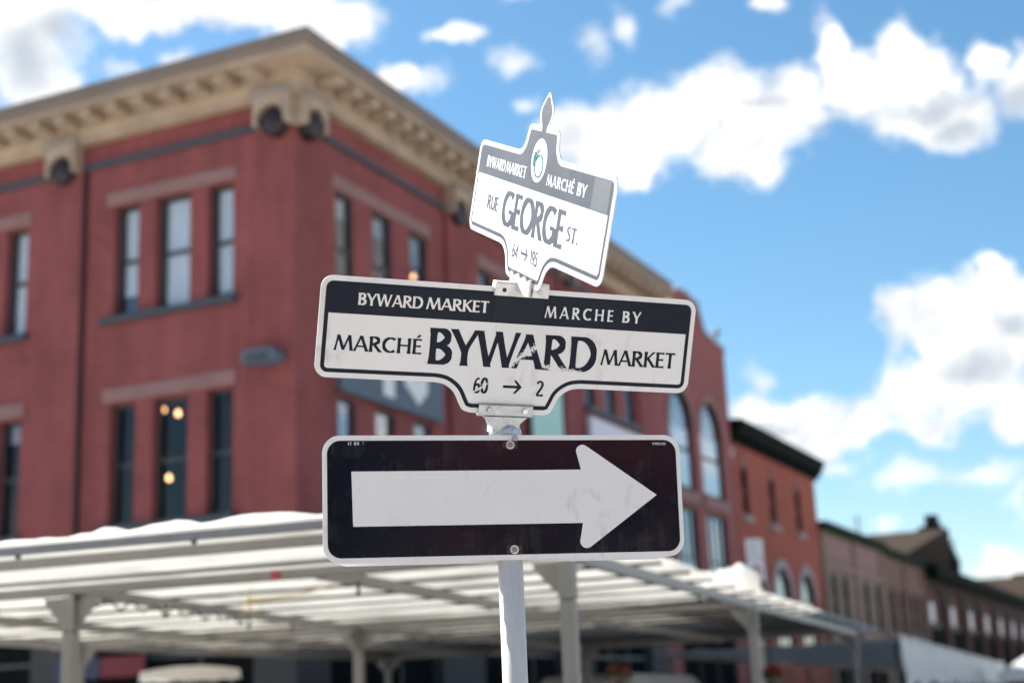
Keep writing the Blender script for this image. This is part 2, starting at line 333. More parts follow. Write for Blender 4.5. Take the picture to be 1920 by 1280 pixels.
def share(src, name, parent, loc):
    o = bpy.data.objects.new(name, src.data); COL.objects.link(o); o.parent = parent; o.location = loc; return o
def frame_mtx(o, x, y, z):
    return Matrix(((x[0], y[0], z[0], o[0]), (x[1], y[1], z[1], o[1]), (x[2], y[2], z[2], o[2]), (0, 0, 0, 1)))

# ------------------------------------------------------------------ ground
g = MB().quad((-700, -700, 0), (700, -700, 0), (700, 700, 0), (-700, 700, 0)).build('ground', 'ground'); g['kind'] = 'structure'

# ------------------------------------------------------------------ buildings along the street
RD = Vector((0.4221, 0.9066, 0)).normalized(); LD = Vector((-RD.y, RD.x, 0)); CO = Vector((-3.97, 26.0, 0)); ZU = Vector((0, 0, 1))
def site(x, y=0.0): return frame_mtx(CO + RD * x + LD * y, RD, LD, ZU)
FR = lambda a, z, d: (a, d, z)      # wall along the street (plane y = 0), d goes inward
FL = lambda a, z, d: (d, a, z)      # wall across the street end (plane x = 0)
def arch_pts(a0, a1, zs, n=12, pointed=0.0):
    c, r = (a0 + a1) / 2, (a1 - a0) / 2
    return [(c + r * math.cos(math.pi * k / n), zs + (r + pointed) * math.sin(math.pi * k / n)) for k in range(n + 1)]
def wall(fn, a0, a1, z0, z1, openings, depth=0.25):
    """openings: (a0, a1, z0, z1, arched). Wall sheet with real holes and reveals; a thing of thickness depth."""
    m = MB()
    rect = []
    for (p, q, b, t, ar) in openings: rect.append((p, q, b, t + ((q - p) / 2 if ar else 0)))
    xs = sorted({a0, a1, *[v for r in rect for v in r[:2]]}); zs = sorted({z0, z1, *[v for r in rect for v in r[2:]]})
    for i in range(len(xs) - 1):
        for j in range(len(zs) - 1):
            x, z = (xs[i] + xs[i + 1]) / 2, (zs[j] + zs[j + 1]) / 2
            if any(r[0] < x < r[1] and r[2] < z < r[3] for r in rect): continue
            m.quad(fn(xs[i], zs[j], 0), fn(xs[i + 1], zs[j], 0), fn(xs[i + 1], zs[j + 1], 0), fn(xs[i], zs[j + 1], 0))
    for (p, q, b, t, ar) in openings:
        loop = [(p, b), (q, b), (q, t)] + (arch_pts(p, q, t)[1:-1] if ar else []) + [(p, t)]
        for k in range(len(loop)):
            u, w = loop[k], loop[(k + 1) % len(loop)]
            m.quad(fn(*u, 0), fn(*w, 0), fn(*w, depth), fn(*u, depth))
        if ar:
            top = t + (q - p) / 2; A = arch_pts(p, q, t)
            for k in range(len(A) - 1):
                m.quad(fn(*A[k], 0), fn(*A[k + 1], 0), fn(A[k + 1][0], top, 0), fn(A[k][0], top, 0))
    return m
def window(parent, fn, a0, a1, z0, z1, dep, glass='glass', fr='frame', rail=0.5, arched=False, mull=0, bar=0.06, blind=None, blind_mat='blind'):
    m = MB(); zt = z1
    def bx(p, q, b, t, d0, d1):
        i = [fn(p, b, d0), fn(q, t, d1)]
        m.box(tuple(min(i[0][k], i[1][k]) for k in range(3)), tuple(max(i[0][k], i[1][k]) for k in range(3)))
    bx(a0, a0 + bar, z0, z1, dep, dep + 0.09); bx(a1 - bar, a1, z0, z1, dep, dep + 0.09)
    bx(a0 + bar, a1 - bar, z0, z0 + bar * 1.3, dep, dep + 0.09)
    if not arched: bx(a0 + bar, a1 - bar, z1 - bar, z1, dep, dep + 0.09)
    zr = z0 + (z1 - z0) * rail
    if rail: bx(a0 + bar, a1 - bar, zr - 0.035, zr + 0.035, dep + 0.01, dep + 0.085)
    for k in range(mull):
        a = a0 + (a1 - a0) * (k + 1) / (mull + 1); bx(a - 0.025, a + 0.025, z0 + bar * 1.3, z1 - bar * (not arched), dep + 0.015, dep + 0.075)
    if arched:
        A = arch_pts(a0, a1, z1); B = arch_pts(a0 + bar, a1 - bar, z1)
        for k in range(len(A) - 1):
            m.quad(fn(*A[k], dep), fn(*A[k + 1], dep), fn(*B[k + 1], dep), fn(*B[k], dep))
            m.quad(fn(*B[k], dep), fn(*B[k + 1], dep), fn(*B[k + 1], dep + 0.08), fn(*B[k], dep + 0.08))
    o = m.build('window', fr, parent)
    parts = [(z0 + bar * 1.3, zr - 0.035), (zr + 0.035, z1 - (0 if arched else bar))] if rail else [(z0 + bar * 1.3, z1 - (0 if arched else bar))]
    for j, (b, t) in enumerate(parts):
        gm = MB(); d = dep + 0.045 + 0.012 * j
        lp = [(a0 + bar, b), (a1 - bar, b), (a1 - bar, t)] + (arch_pts(a0 + bar, a1 - bar, t)[1:-1] if arched and j == len(parts) - 1 else []) + [(a0 + bar, t)]
        gm.poly([fn(*p, d) for p in lp]); gm.build('pane', glass, o)
    if blind:
        b = MB(); lo = z0 + (z1 - z0) * (1 - blind); n = 10
        for k in range(n):
            p, q = a0 + bar + (a1 - a0 - 2 * bar) * k / n, a0 + bar + (a1 - a0 - 2 * bar) * (k + 1) / n
            f = lambda k: dep + 0.12 + 0.015 * math.sin(k * 2.1)
            b.quad(fn(p, lo, f(k)), fn(q, lo, f(k + 1)), fn(q, z1 - bar, f(k + 1)), fn(p, z1 - bar, f(k)))
        b.build('blind', blind_mat, o)
    return o
def shell(parent, x1, y1, z1, wallm, skip_front=True, floors=(), roofm='greyroof', left=True, z_roof=None):
    m = MB()
    m.quad((x1, 0.02, 0), (x1, y1, 0), (x1, y1, z1), (x1, 0.02, z1)); m.quad((0.02, y1, 0), (x1, y1, 0), (x1, y1, z1), (0.02, y1, z1))
    if left: m.quad((0, 0.02, 0), (0, y1, 0), (0, y1, z1), (0, 0.02, z1))
    m.build('wall', wallm, parent)
    zr = z_roof or z1 - 0.3
    MB().box((0.3, 0.3, zr - 0.2), (x1 - 0.3, y1 - 0.3, zr)).build('roof', roofm, parent)
    for z in floors: MB().box((0.3, 0.3, z), (x1 - 0.3, y1 - 0.3, z + 0.2)).build('floor_slab', 'inside', parent)
    MB().box((3.6, 3.6, 0.2), (x1 - 0.5, 3.8, zr - 0.25)).build('partition', 'inside', parent)
    MB().box((3.4, 3.9, 0.2), (3.58, y1 - 0.5, zr - 0.25)).build('partition', 'inside', parent)

# --- corner building
B = empty('corner_building', site(0)); tag(B, 'large red painted brick corner building with tan bracketed cornice behind the market canopy', 'building')
LLEN, RLEN, HT = 16.0, 18.9, 13.5
WL = [(1.38, 1.97), (2.40, 3.22), (3.65, 4.25)]
WR = [(1.45, 2.12), (2.86, 3.64), (4.42, 5.20)]
PL, PR = 5.13, 6.25
opl, opr = [], []
for k in range(3):
    for (a, b) in WL:
        for (z0, z1) in ((5.2, 7.55), (9.31, 11.6)): opl.append((a + PL * k, b + PL * k, z0, z1, False))
    for (a, b) in WR:
        for (z0, z1) in ((5.2, 7.45), (9.31, 11.6)): opr.append((a + PR * k, b + PR * k, z0, z1, False))
shopl = [(0.9 + PL * k, 4.7 + PL * k, 0.5, 3.6, False) for k in range(3)]; shopr = [(1.1 + PR * k, 5.4 + PR * k, 0.5, 3.6, False) for k in range(3)]
wall(FL, 0, LLEN, 4.2, HT, opl, 0.3).build('wall', 'red', B)
wall(FR, 0, RLEN, 4.2, HT, opr, 0.3).build('wall', 'red', B)
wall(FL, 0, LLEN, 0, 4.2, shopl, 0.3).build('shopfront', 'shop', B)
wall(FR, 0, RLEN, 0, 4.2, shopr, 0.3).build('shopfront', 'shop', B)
shell(B, RLEN, LLEN, HT, 'red', floors=(4.3, 8.3), left=False)
for (fn, ops) in ((FL, opl), (FR, opr)):
    for (a, b, z0, z1, _) in ops:
        up = z0 > 8; left = fn is FL
        window(B, fn, a, b, z0, z1, 0.16 if left else 0.05, 'glass_up' if up and left else ('glass' if left else ('glass_side' if up else 'glass_hi')), blind=(random.choice((1.0, 1.0, 0.92, 0.8)) if left else random.choice((0.2, 0.3, 0.35))) if up else (0.18 if left and a > 5 else None))
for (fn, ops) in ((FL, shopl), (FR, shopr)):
    for (a, b, z0, z1, _) in ops: window(B, fn, a, b, z0, z1, 0.15, 'dark_pane', rail=0.72, mull=2, bar=0.09)
def wbox(fn, a0, a1, z0, z1, d0, d1, name, m, parent, e=0.012):
    i, j = fn(a0, z0, d0), fn(a1, z1, d1)
    return MB().bbox([min(i[k], j[k]) for k in range(3)], [max(i[k], j[k]) for k in range(3)], e).build(name, m, parent)
for k in range(3):
    for (fn, P, a0, a1) in ((FL, PL, 1.30, 4.45), (FR, PR, 1.32, 5.32)):
        for z in (7.60, 11.63): wbox(fn, a0 + P * k, a1 + P * k, z + (0.0 if fn is FL else 0.0), z + 0.28, -0.035, 0.1, 'lintel', 'stone', B)
        for z in (5.06, 9.17): wbox(fn, a0 - 0.03 + P * k, a1 + 0.03 + P * k, z, z + 0.135, -0.14, 0.12, 'sill', 'slate', B)
# pilasters, each with its bracket and round boss
def bracket(fn, c, hw, parent):
    r = 0.28; zc = 12.56; z1 = 13.06
    out_ = [(c - hw, zc - 0.12), (c - hw, z1), (c + hw, z1), (c + hw, zc - 0.12), (c + r + 0.03, zc - 0.12)]
    A = [(c + (r + 0.02) * math.cos(t), zc + (r + 0.02) * math.sin(t)) for t in [math.pi * q / 14 for q in range(15)]]
    m = MB()
    top = [(x, z1) for x, _ in A]
    for k in range(14):
        for d in (-0.30,): m.quad(fn(*A[k], d), fn(*A[k + 1], d), fn(*top[k + 1], d), fn(*top[k], d))
        m.quad(fn(*A[k], -0.30), fn(*A[k + 1], -0.30), fn(*A[k + 1], 0), fn(*A[k], 0))
    o = m.build('bracket', 'cornice', parent)
    for sg in (-1, 1):
        a, b = sorted((c + sg * (r + 0.02), c + sg * hw)); wbox(fn, a, b, zc - 0.10, z1, -0.295, 0, 'bracket_leg', 'cornice', o)
    wbox(fn, c - hw - 0.05, c + hw + 0.05, z1 + 0.004, z1 + 0.06, -0.37, -0.2, 'cap', 'greystone', o)
    d = MB(); n = 24
    rings = [(0.28, 0.0), (0.28, -0.22), (0.23, -0.27), (0.21, -0.25), (0.10, -0.29), (0.0, -0.295)]
    for (r0, e0), (r1, e1) in zip(rings, rings[1:]):
        for k in range(n):
            t0, t1 = 2 * math.pi * k / n, 2 * math.pi * (k + 1) / n
            P = lambda r_, t, e: fn(c + r_ * math.cos(t), zc - 0.03 + r_ * math.sin(t), e)
            d.quad(P(r0, t0, e0), P(r0, t1, e0), P(r1, t1, e1), P(r1, t0, e1))
    d.build('boss', 'disc', parent)
for (fn, cs) in ((FL, (0.36, 5.49, 10.62, 15.6)), (FR, (0.40, 6.45, 12.75, 18.4))):
    for c in cs:
        hw = 0.46
        if c > 1: wbox(fn, c - hw, c + hw, 4.21, 12.45, -0.10, 0.02, 'pilaster', 'red', B, 0.01)
        bracket(fn, c, 0.385, B)
    for p, q in zip(cs, cs[1:]): wbox(fn, p + 0.45, q - 0.45, 12.49, 12.61, -0.09, 0.02, 'string_course', 'slate', B)
# cornice: one profile swept round the corner
def sweep(prof, name, m, parent, zone=None):
    mb = MB()
    for (o0, z0), (o1, z1) in zip(prof, prof[1:]):
        mb.quad((-o0, -o0, z0), (RLEN + 0.35, -o0, z0), (RLEN + 0.35, -o1, z1), (-o1, -o1, z1))
        mb.quad((-o0, -o0, z0), (-o0, LLEN + 0.3, z0), (-o1, LLEN + 0.3, z1), (-o1, -o1, z1))
    ends = [(o, z) for o, z in prof]
    mb.poly([(RLEN + 0.35, -o, z) for o, z in ends]); mb.poly([(-o, LLEN + 0.3, z) for o, z in ends])
    return mb.build(name, m, parent)
cor = sweep([(0.0, 13.04), (0.20, 13.04), (0.20, 13.24), (0.26, 13.28), (0.26, 13.52), (0.80, 13.52), (0.80, 13.50), (0.84, 13.50), (0.84, 13.585), (0.78, 13.585)], 'cornice', 'cornice', B)
sweep([(0.76, 13.588), (0.86, 13.588), (0.90, 13.66), (0.90, 13.90), (0.0, 13.98)], 'fascia', 'fascia', cor)
proto = MB().bbox((-0.14, -0.24, -0.10), (0.14, 0.24, 0.10), 0.02).build('modillion', 'cornice', cor); proto.location = (0.55, -0.50, 13.418)
k = 1
while 0.55 + 0.655 * k < RLEN: share(proto, 'modillion', cor, (0.55 + 0.655 * k, -0.50, 13.418)); k += 1
for k in range(24):
    o = share(proto, 'modillion', cor, (-0.50, 0.55 + 0.655 * k, 13.418)); o.rotation_euler = (0, 0, math.pi / 2)
wbox(FL, 4.96, 5.02, 0.3, 12.45, -0.09, -0.005, 'edge_strip', 'disc', B)  # thin dark vertical strip beside the pilaster edge
# boards and banners on the street side
board = wbox(FR, 1.35, 5.45, 7.52, 8.55, -0.16, -0.04, 'sign_board', 'boardblue', B)
m = MB()
for pts in ([(2.9, 7.7), (3.35, 7.7), (3.35, 8.4), (2.9, 8.4)], [(3.75, 8.40), (3.75, 8.1), (4.35, 7.72), (4.75, 8.05), (4.75, 8.4), (4.35, 8.25)]):
    m.poly([FR(a, z, -0.166) for a, z in pts])
m.build('sign_print', 'white', board)
wbox(FR, 13.8, 18.5, 7.9, 9.0, -0.18, -0.04, 'sign_board', 'lav', B)
wbox(FR, 10.0, 11.85, 7.3, 9.5, -0.2, -0.15, 'banner', 'mint', B)
for z in (7.55, 9.3): wbox(FR, 9.9, 11.95, z, z + 0.05, -0.145, -0.005, 'banner_bracket', 'frame', B)
# flush floodlight on the end wall
lampo = empty('wall_lamp', site(0) @ Matrix.Translation((0, 0.55, 7.93))); tag(lampo, 'slate grey floodlight fixed to the red brick end wall between storeys', 'wall lamp')
m = MB(); m.prism([(-0.30, -0.13), (-0.42, 0.02), (-0.30, 0.14), (0.26, 0.16), (0.36, 0.05), (0.30, -0.1)], lambda a, b, d: (d, a, b), -0.42, -0.10); m.build('housing', 'boardblue', lampo)
MB().bbox((-0.095, -0.12, -0.1), (-0.005, 0.12, 0.1)).build('mounting_plate', 'slate', lampo)
MB().bbox((-0.445, -0.24, -0.09), (-0.424, 0.24, 0.06)).build('lens', 'frame', lampo)
# warm pendant bulbs hanging inside the corner rooms
def bulb(x, y, z, label):
    e = empty('pendant_lamp', site(0) @ Matrix.Translation((x, y, z))); tag(e, label, 'lamp', 'warm pendant bulbs behind the windows')
    m = MB(); n = 10; R = [(0.0, -0.055), (0.035, -0.045), (0.052, -0.01), (0.045, 0.025), (0.022, 0.055), (0.02, 0.07)]
    for (r0, z0), (r1, z1) in zip(R, R[1:]):
        for j in range(n):
            t0, t1 = 2 * math.pi * j / n, 2 * math.pi * (j + 1) / n
            m.quad((r0 * math.cos(t0), r0 * math.sin(t0), z0), (r0 * math.cos(t1), r0 * math.sin(t1), z0), (r1 * math.cos(t1), r1 * math.sin(t1), z1), (r1 * math.cos(t0), r1 * math.sin(t0), z1))
    m.build('bulb', 'bulb', e); MB().tube([(0, 0, 0.071), (0, 0, 0.13)], 0.024).build('socket', 'black', e)
    MB().tube([(0, 0, 0.131), (0, 0, (8.29 if z < 8 else 12.9) - z)], 0.006, 5).build('cord', 'black', e)
def inside_l(px, py, depth):
    d = ray(px, py); P = CO + RD * depth; t = (P - EYE).dot(RD) / d.dot(RD); w = EYE + d * t; return (depth, (w - CO).dot(LD), w.z)
def inside_r(px, py, depth):
    d = ray(px, py); P = CO + LD * depth; t = (P - EYE).dot(LD) / d.dot(LD); w = EYE + d * t; return ((w - CO).dot(RD), depth, w.z)
bulb(*inside_l(306, 768, 0.55), 'glowing bulb at lintel height in the wide window, farther from the building corner')
bulb(*inside_l(334, 775, 0.60), 'glowing bulb at lintel height in the wide window, nearer the building corner')
bulb(*inside_l(317, 896, 0.55), 'lone glowing bulb hanging low behind the wide lower window')
bulb(*inside_r(775, 519, 0.55), 'glowing bulb low behind an upper window on the street side')

# --- gabled wing with tall arched windows
x0 = 18.96; G = empty('gabled_building', site(x0)); tag(G, 'mauve brick building with stepped gable and tall arched windows beside corner block', 'building')
WX = 27.12 - x0
prof = [(0, 0), (WX, 0), (WX, 13.42), (WX - 2.2, 13.62), (WX - 2.35, 13.75), (WX - 2.6, 14.2), (WX - 3.1, 14.5), (WX / 2, 14.62), (3.1, 14.5), (2.6, 14.2), (2.35, 13.75), (2.2, 13.62), (0, 13.42)]
arch = [(1.75, 3.95, 7.98, 10.05, True), (4.75, 7.05, 7.98, 10.05, True)]
low = [(1.85, 3.85, 5.15, 7.42, False), (4.85, 6.95, 5.15, 7.42, False), (1.6, 7.0, 0.5, 3.8, False)]
wall(FR, 0, WX, 0, 12.8, arch + low, 0.25).build('wall', 'mauve', G)
m = MB(); m.prism([(0, 12.8)] + [(WX, 12.8)] + prof[2:], FR, 0.0, 0.35); m.build('gable', 'mauve', G)
for (p, q) in zip(prof[2:], prof[3:]):
    m = MB(); m.prism([p, q, (q[0], q[1] + 0.10), (p[0], p[1] + 0.10)], FR, -0.07, 0.42); m.build('coping', 'greystone', G)
shell(G, WX, 12, 12.8, 'mauve', floors=(4.4, 7.5))
for (a, b, z0, z1, ar) in arch: window(G, FR, a, b, z0, z1, 0.05, 'glass_hi', 'olive', rail=0.62, arched=True, bar=0.07, blind=0.98)  # white blinds added behind the arches to lighten the sky-reflecting panes
for (a, b, z0, z1, ar) in low: window(G, FR, a, b, z0, z1, 0.06, 'glass_hi' if z0 > 4 else 'dark_pane', 'black', rail=0.3, mull=2, bar=0.09, blind=0.97 if z0 > 4 else None)
for (a, b) in ((1.75, 3.95), (4.75, 7.05)):
    m = MB(); A = arch_pts(a - 0.02, b + 0.02, 10.05, 14); Bq = arch_pts(a - 0.24, b + 0.24, 10.05, 14)
    for k in range(14):
        m.quad(FR(*A[k], -0.05), FR(*A[k + 1], -0.05), FR(*Bq[k + 1], -0.05), FR(*Bq[k], -0.05))
        m.quad(FR(*A[k], -0.05), FR(*A[k + 1], -0.05), FR(*A[k + 1], 0.1), FR(*A[k], 0.1)); m.quad(FR(*Bq[k], -0.05), FR(*Bq[k + 1], -0.05), FR(*Bq[k + 1], 0.0), FR(*Bq[k], 0.0))
    m.build('arch_surround', 'stone', G)
    wbox(FR, a - 0.15, b + 0.15, 7.55, 7.95, -0.08, 0.05, 'sill', 'stone', G)
for (x, z) in ((WX - 0.25, 13.55), (WX - 2.45, 14.05)):
    m = MB(); m.tube([(x, 0.15, z), (x, 0.15, z + 0.45)], 0.03, 6)
    o = m.build('finial_rod', 'greyroof', G); mm = MB()
    for j in range(6):
        for k in range(8):
            f = lambda j, k: (x + 0.15 * math.sin(math.pi * j / 6) * math.cos(math.pi * k / 4), 0.15 + 0.15 * math.sin(math.pi * j / 6) * math.sin(math.pi * k / 4), z + 0.56 + 0.15 * math.cos(math.pi * j / 6))
            mm.quad(f(j, k), f(j, k + 1), f(j + 1, k + 1), f(j + 1, k))
    mm.build('finial_ball', 'greyroof', o)

# --- orange-red building with dark green cornice
x0 = 27.2; R2 = empty('brick_building', site(x0)); tag(R2, 'orange red brick building with heavy dark green cornice and narrow windows', 'building')
X1 = 11.5
nar = [(c - 0.42, c + 0.42, 7.72, 9.5, False) for c in (1.2, 4.75, 8.5)]
arc = [(c - 1.05, c + 1.05, 2.6, 5.1, True) for c in (1.6, 5.2, 8.8)]
wall(FR, 0, X1, 0, 10.25, nar + arc, 0.25).build('wall', 'red2', R2)
shell(R2, X1, 12, 10.1, 'red2', floors=(6.6,))
for (a, b, z0, z1, ar) in nar:
    window(R2, FR, a, b, z0, z1, 0.04, 'dark_pane', 'black', bar=0.1)
    wbox(FR, a - 0.12, b + 0.12, 7.52, 7.715, -0.12, 0.1, 'sill', 'greystone', R2)
    wbox(FR, (a + b) / 2 - 0.16, (a + b) / 2 + 0.16, 9.52, 9.9, -0.06, 0.05, 'keystone', 'stone', R2)
for (a, b, z0, z1, ar) in arc:
    window(R2, FR, a, b, z0, z1, 0.05, 'glass_hi', 'black', arched=True, mull=1, bar=0.07, blind=0.97, rail=0.6)
    m = MB(); A = arch_pts(a - 0.01, b + 0.01, z1, 14); Bq = arch_pts(a - 0.36, b + 0.36, z1, 14)
    for k in range(14):
        m.quad(FR(*A[k], -0.06), FR(*A[k + 1], -0.06), FR(*Bq[k + 1], -0.06), FR(*Bq[k], -0.06)); m.quad(FR(*A[k], -0.06), FR(*A[k + 1], -0.06), FR(*A[k + 1], 0.1), FR(*A[k], 0.1))
        m.quad(FR(*Bq[k], -0.06), FR(*Bq[k + 1], -0.06), FR(*Bq[k + 1], 0), FR(*Bq[k], 0))
    m.build('arch_surround', 'greystone', R2)
m = MB(); m.prism([(0, 10.22), (-0.10, 10.22), (-0.14, 10.45), (-0.32, 10.55), (-0.40, 10.80), (-0.45, 10.84), (-0.45, 11.0), (0.3, 11.05), (0.3, 10.22)], lambda a, b, d: (d, a, b), -0.05, X1 + 0.35)
cc_ = m.build('cornice', 'green', R2)
pr = MB().bbox((-0.07, -0.11, -0.10), (0.07, 0.11, 0.10)).build('dentil', 'green', cc_); pr.location = (0.3, -0.25, 10.42)
for k in range(1, 26): share(pr, 'dentil', cc_, (0.3 + 0.44 * k, -0.25, 10.42))

# --- beige double building
x0 = 38.85
def pale_building(x0, X1, H, wm, groups, label, name, wm2, panel):
    b = empty(name, site(x0)); tag(b, label, 'building')
    ops = [(a, c, 4.2, 6.5, False) for (a, c) in groups]
    shp = [(0.8, X1 - 0.8, 0.4, 3.2, False)]
    wall(FR, 0, X1, 0, H, ops + shp, 0.22).build('wall', wm, b)
    shell(b, X1, 12, H, wm, floors=(3.6,))
    for (a, c, z0, z1, _) in ops: window(b, FR, a, c, z0, z1, 0.03, 'dark_pane', wm2, bar=0.12)
    window(b, FR, 0.8, X1 - 0.8, 0.4, 3.2, 0.1, 'dark_pane', rail=0.8, mull=4, bar=0.1, fr='black')
    n = 3
    for k in range(n):
        a = (X1 - 0.6) * k / (n - 1); wbox(FR, a, a + 0.6, 0, H - 0.35, -0.12, 0.02, 'pilaster', wm, b)
    for k in range(n - 1):
        a0_, a1_ = (X1 - 0.6) * k / (n - 1) + 0.62, (X1 - 0.6) * (k + 1) / (n - 1) - 0.02
        wbox(FR, a0_, a1_, 6.62, 6.9, -0.10, 0.02, 'string_course', 'stone' if panel else wm, b)
        if panel: wbox(FR, a0_ + 0.2, a1_ - 0.2, 7.1, 7.95, -0.05, 0.02, 'name_panel', 'stone', b)
    m = MB(); m.prism([(0.02, H - 0.34), (-0.18, H - 0.34), (-0.36, H - 0.1), (-0.36, H + 0.02), (0.4, H + 0.06), (0.4, H - 0.34)], lambda a, q, d: (d, a, q), -0.02, X1 + 0.02); m.build('cornice', 'olive', b)
    return b
pale_building(38.85, 12.0, 8.5, 'beige', [(1.35, 2.3), (3.4, 4.4), (7.55, 8.6), (9.95, 10.95)], 'beige brick two storey building with olive green roof cap and paired windows', 'beige_building', 'black', True)
pale_building(50.95, 10.8, 8.35, 'pink', [(0.9, 2.5), (3.6, 4.7), (6.6, 8.0), (8.7, 9.8)], 'pinkish brick building with brown shuttered windows adjoining the beige one', 'pink_building', 'brownwood', False)

# --- dark arcaded building with deep eaves
x0 = 61.85; DK = empty('arcaded_building', site(x0)); tag(DK, 'long dark brick building with deep sloping eaves and brick arched windows', 'building')
X1 = 50.0; per = 7.0; ops = [(0.9 + per * k, 5.6 + per * k, 0.6, 4.95, True) for k in range(7)]
wall(FR, 0, X1, 0, 7.6, ops, 0.35).build('wall', 'darkbrick', DK)
shell(DK, X1, 12, 7.6, 'darkbrick', z_roof=7.55)
for (a, b, z0, z1, _) in ops:
    o = window(DK, FR, a, b, z0, 5.0, 0.10, 'dark_pane', 'black', rail=0, mull=3, bar=0.1)
    m = MB(); m.poly([FR(*p, 0.12) for p in arch_pts(a, b, 5.02)]); m.build('tympanum', 'arch_brick', DK)
    wbox(FR, a + 0.45, a + 1.6, 5.15, 6.25, 0.0, 0.10, 'fanlight', 'white', DK)
    wbox(FR, b + 0.25, b + 1.15, 0, 6.4, -0.15, 0.02, 'pier', 'arch_brick', DK)
m = MB(); m.prism([(-0.9, 7.75), (-0.9, 8.15), (2.5, 9.0), (2.5, 8.7)], lambda a, b, d: (d, a, b), -0.05, X1); m.build('roof', 'green', DK)
m = MB(); m.prism([(-0.85, 7.55), (-0.85, 7.745), (-0.02, 7.745), (-0.02, 7.55)], lambda a, b, d: (d, a, b), 0, X1); m.build('eave', 'green', DK)
# gabled roofs behind
def gable_house(x, w, z0, z1, label, chimney):
    b = empty('gable_house', site(x)); tag(b, label, 'house')
    MB().box((0, 0.6, 0), (w, 7.0, z0)).build('wall', 'darkbrick', b)
    m = MB(); m.prism([(0, z0 + 0.02), (w, z0 + 0.02), (w, z1)], lambda a, q, e: (a, e, q), 0.5, 7.2); rf = m.build('roof', 'roof', b)
    m = MB(); m.prism([(0.15, 0), (0.15, z0 + 0.45), (1.05, z1 + 0.25), (2.3, z1 + 0.25), (4.8, z0 + 0.6), (4.8, 0)], lambda a, q, e: (e, a, q), w + 0.01, w + 0.7); m.build('gable', 'darkbrick', b)
    m = MB(); m.prism([(0.05, z0 + 0.42), (0.05, z0 + 0.56), (1.0, z1 + 0.40), (1.15, z1 + 0.40), (1.15, z1 + 0.26), (1.06, z1 + 0.255)], lambda a, q, e: (e, a, q), w - 0.08, w + 0.78); m.build('coping', 'greyroof', b)
    if chimney: MB().bbox((w - 0.1, 1.18, z1 + 0.26), (w + 0.75, 1.95, z1 + 0.95)).build('chimney', 'darkbrick', rf)
    return b
gable_house(60.4, 15.6, 8.75, 11.55, 'brown roofed house with brick gable parapet and chimney rising behind the pinkish building', True)
gable_house(112.5, 10, 8.75, 11.3, 'far brown roof with plain parapet rising beyond the arcaded building', False)
def antenna(px, py0, py1, yoff, label):
    d0 = ray(px, py1); P = CO + LD * yoff; t = (P - EYE).dot(LD) / d0.dot(LD); w = EYE + d0 * t
    d1 = ray(px, py0); t1 = w.y / d1.y; top = EYE + d1 * t1
    e = empty('antenna', Matrix.Translation((w.x, w.y, w.z - 1.4))); tag(e, label, 'antenna')
    h = top.z - w.z + 1.4
    MB().tube([(0, 0, 0), (0, 0, h)], 0.055, 6).build('mast', 'greyroof', e)
    for k in range(3): MB().tube([(-0.4 + 0.1 * k, 0, h - 0.25 - 0.4 * k), (0.4 - 0.1 * k, 0, h - 0.25 - 0.4 * k)], 0.03, 5).build('element', 'greyroof', e)
antenna(1610, 965, 1000, 4.0, 'thin grey antenna mast on the roof of the beige building')
antenna(1791, 1008, 1060, 4.0, 'thin grey antenna mast beyond the chimney on the arcaded roof')

# --- building across the street, behind the photographer: it shows in the glossy signs and window panes
M['slatebrick'] = brick_mat('slate_grey_brick', (0.06, 0.068, 0.09), (0.05, 0.058, 0.08), (0.07, 0.075, 0.09), 0.2)
def across(x, w, wm, label, name):
    o = empty(name, frame_mtx(Vector((x, -27, 0)), Vector((-1, 0, 0)), Vector((0, -1, 0)), ZU)); tag(o, label, 'building')
    n = int((w - 1) // 3.2)
    ops = [(1.0 + 3.2 * k, 2.4 + 3.2 * k, z, z + 2.1, False) for k in range(n) for z in (5.0, 8.6)] + [(0.9, w - 0.9, 0.5, 3.4, False)]
    wall(FR, 0, w, 0, 12, ops, 0.2).build('wall', wm, o); shell(o, w, 10, 12, wm, floors=(4.2, 8.0))
    for (p, q, z0, z1, _) in ops: window(o, FR, p, q, z0, z1, 0.12, 'glass' if z0 > 4 else 'dark_pane', 'frame', blind=0.5 if z0 > 4 else None)
    m = MB(); m.prism([(0, 11.6), (-0.4, 11.9), (-0.4, 12.2), (0.4, 12.25), (0.4, 11.6)], lambda a, b, d: (d, a, b), 0, w); m.build('cornice', 'cornice', o)
across(36, 21, 'red2', 'red brick building across the street, opposite the corner building', 'brick_building')
across(14.9, 48, 'slatebrick', 'long slate grey building across the street beside the red one', 'grey_building')

# ------------------------------------------------------------------ market canopies (own grid, turned a little from the street)
RP, LP = Vector((0.3204, 0.9473, 0)), Vector((-0.9473, 0.3204, 0))
def stall(r, l): return frame_mtx(RP * r + LP * l, RP, LP, ZU)
def wob(a, b, s=0):
    return (math.sin(a * 3.1 + b * 1.7 + s) + math.sin(a * 1.3 - b * 4.3 + 1.9 * s) + math.sin(a * 6.7 + b * 2.9 + 2.3 * s)) / 3
R0, L0 = 8.8, 2.2
CN = empty('market_canopy', stall(8.7, 2.65)); tag(CN, 'open market stall canopy of white posts and beams under a white translucent tarp', 'canopy')
def cbox(r0, r1, l0, l1, z0, z1, name, m, parent, e=0.006):
    return MB().bbox((r0 - R0, l0 - L0, z0), (r1 - R0, l1 - L0, z1), e).build(name, m, parent)
LE, RE = 10.6, 26.4
ROWS = (8.8, 15.15, 24.1); LINES = ((2.2, 5.78, 9.6), (2.2, 6.58, 10.2), (2.2, 6.6, 10.2))
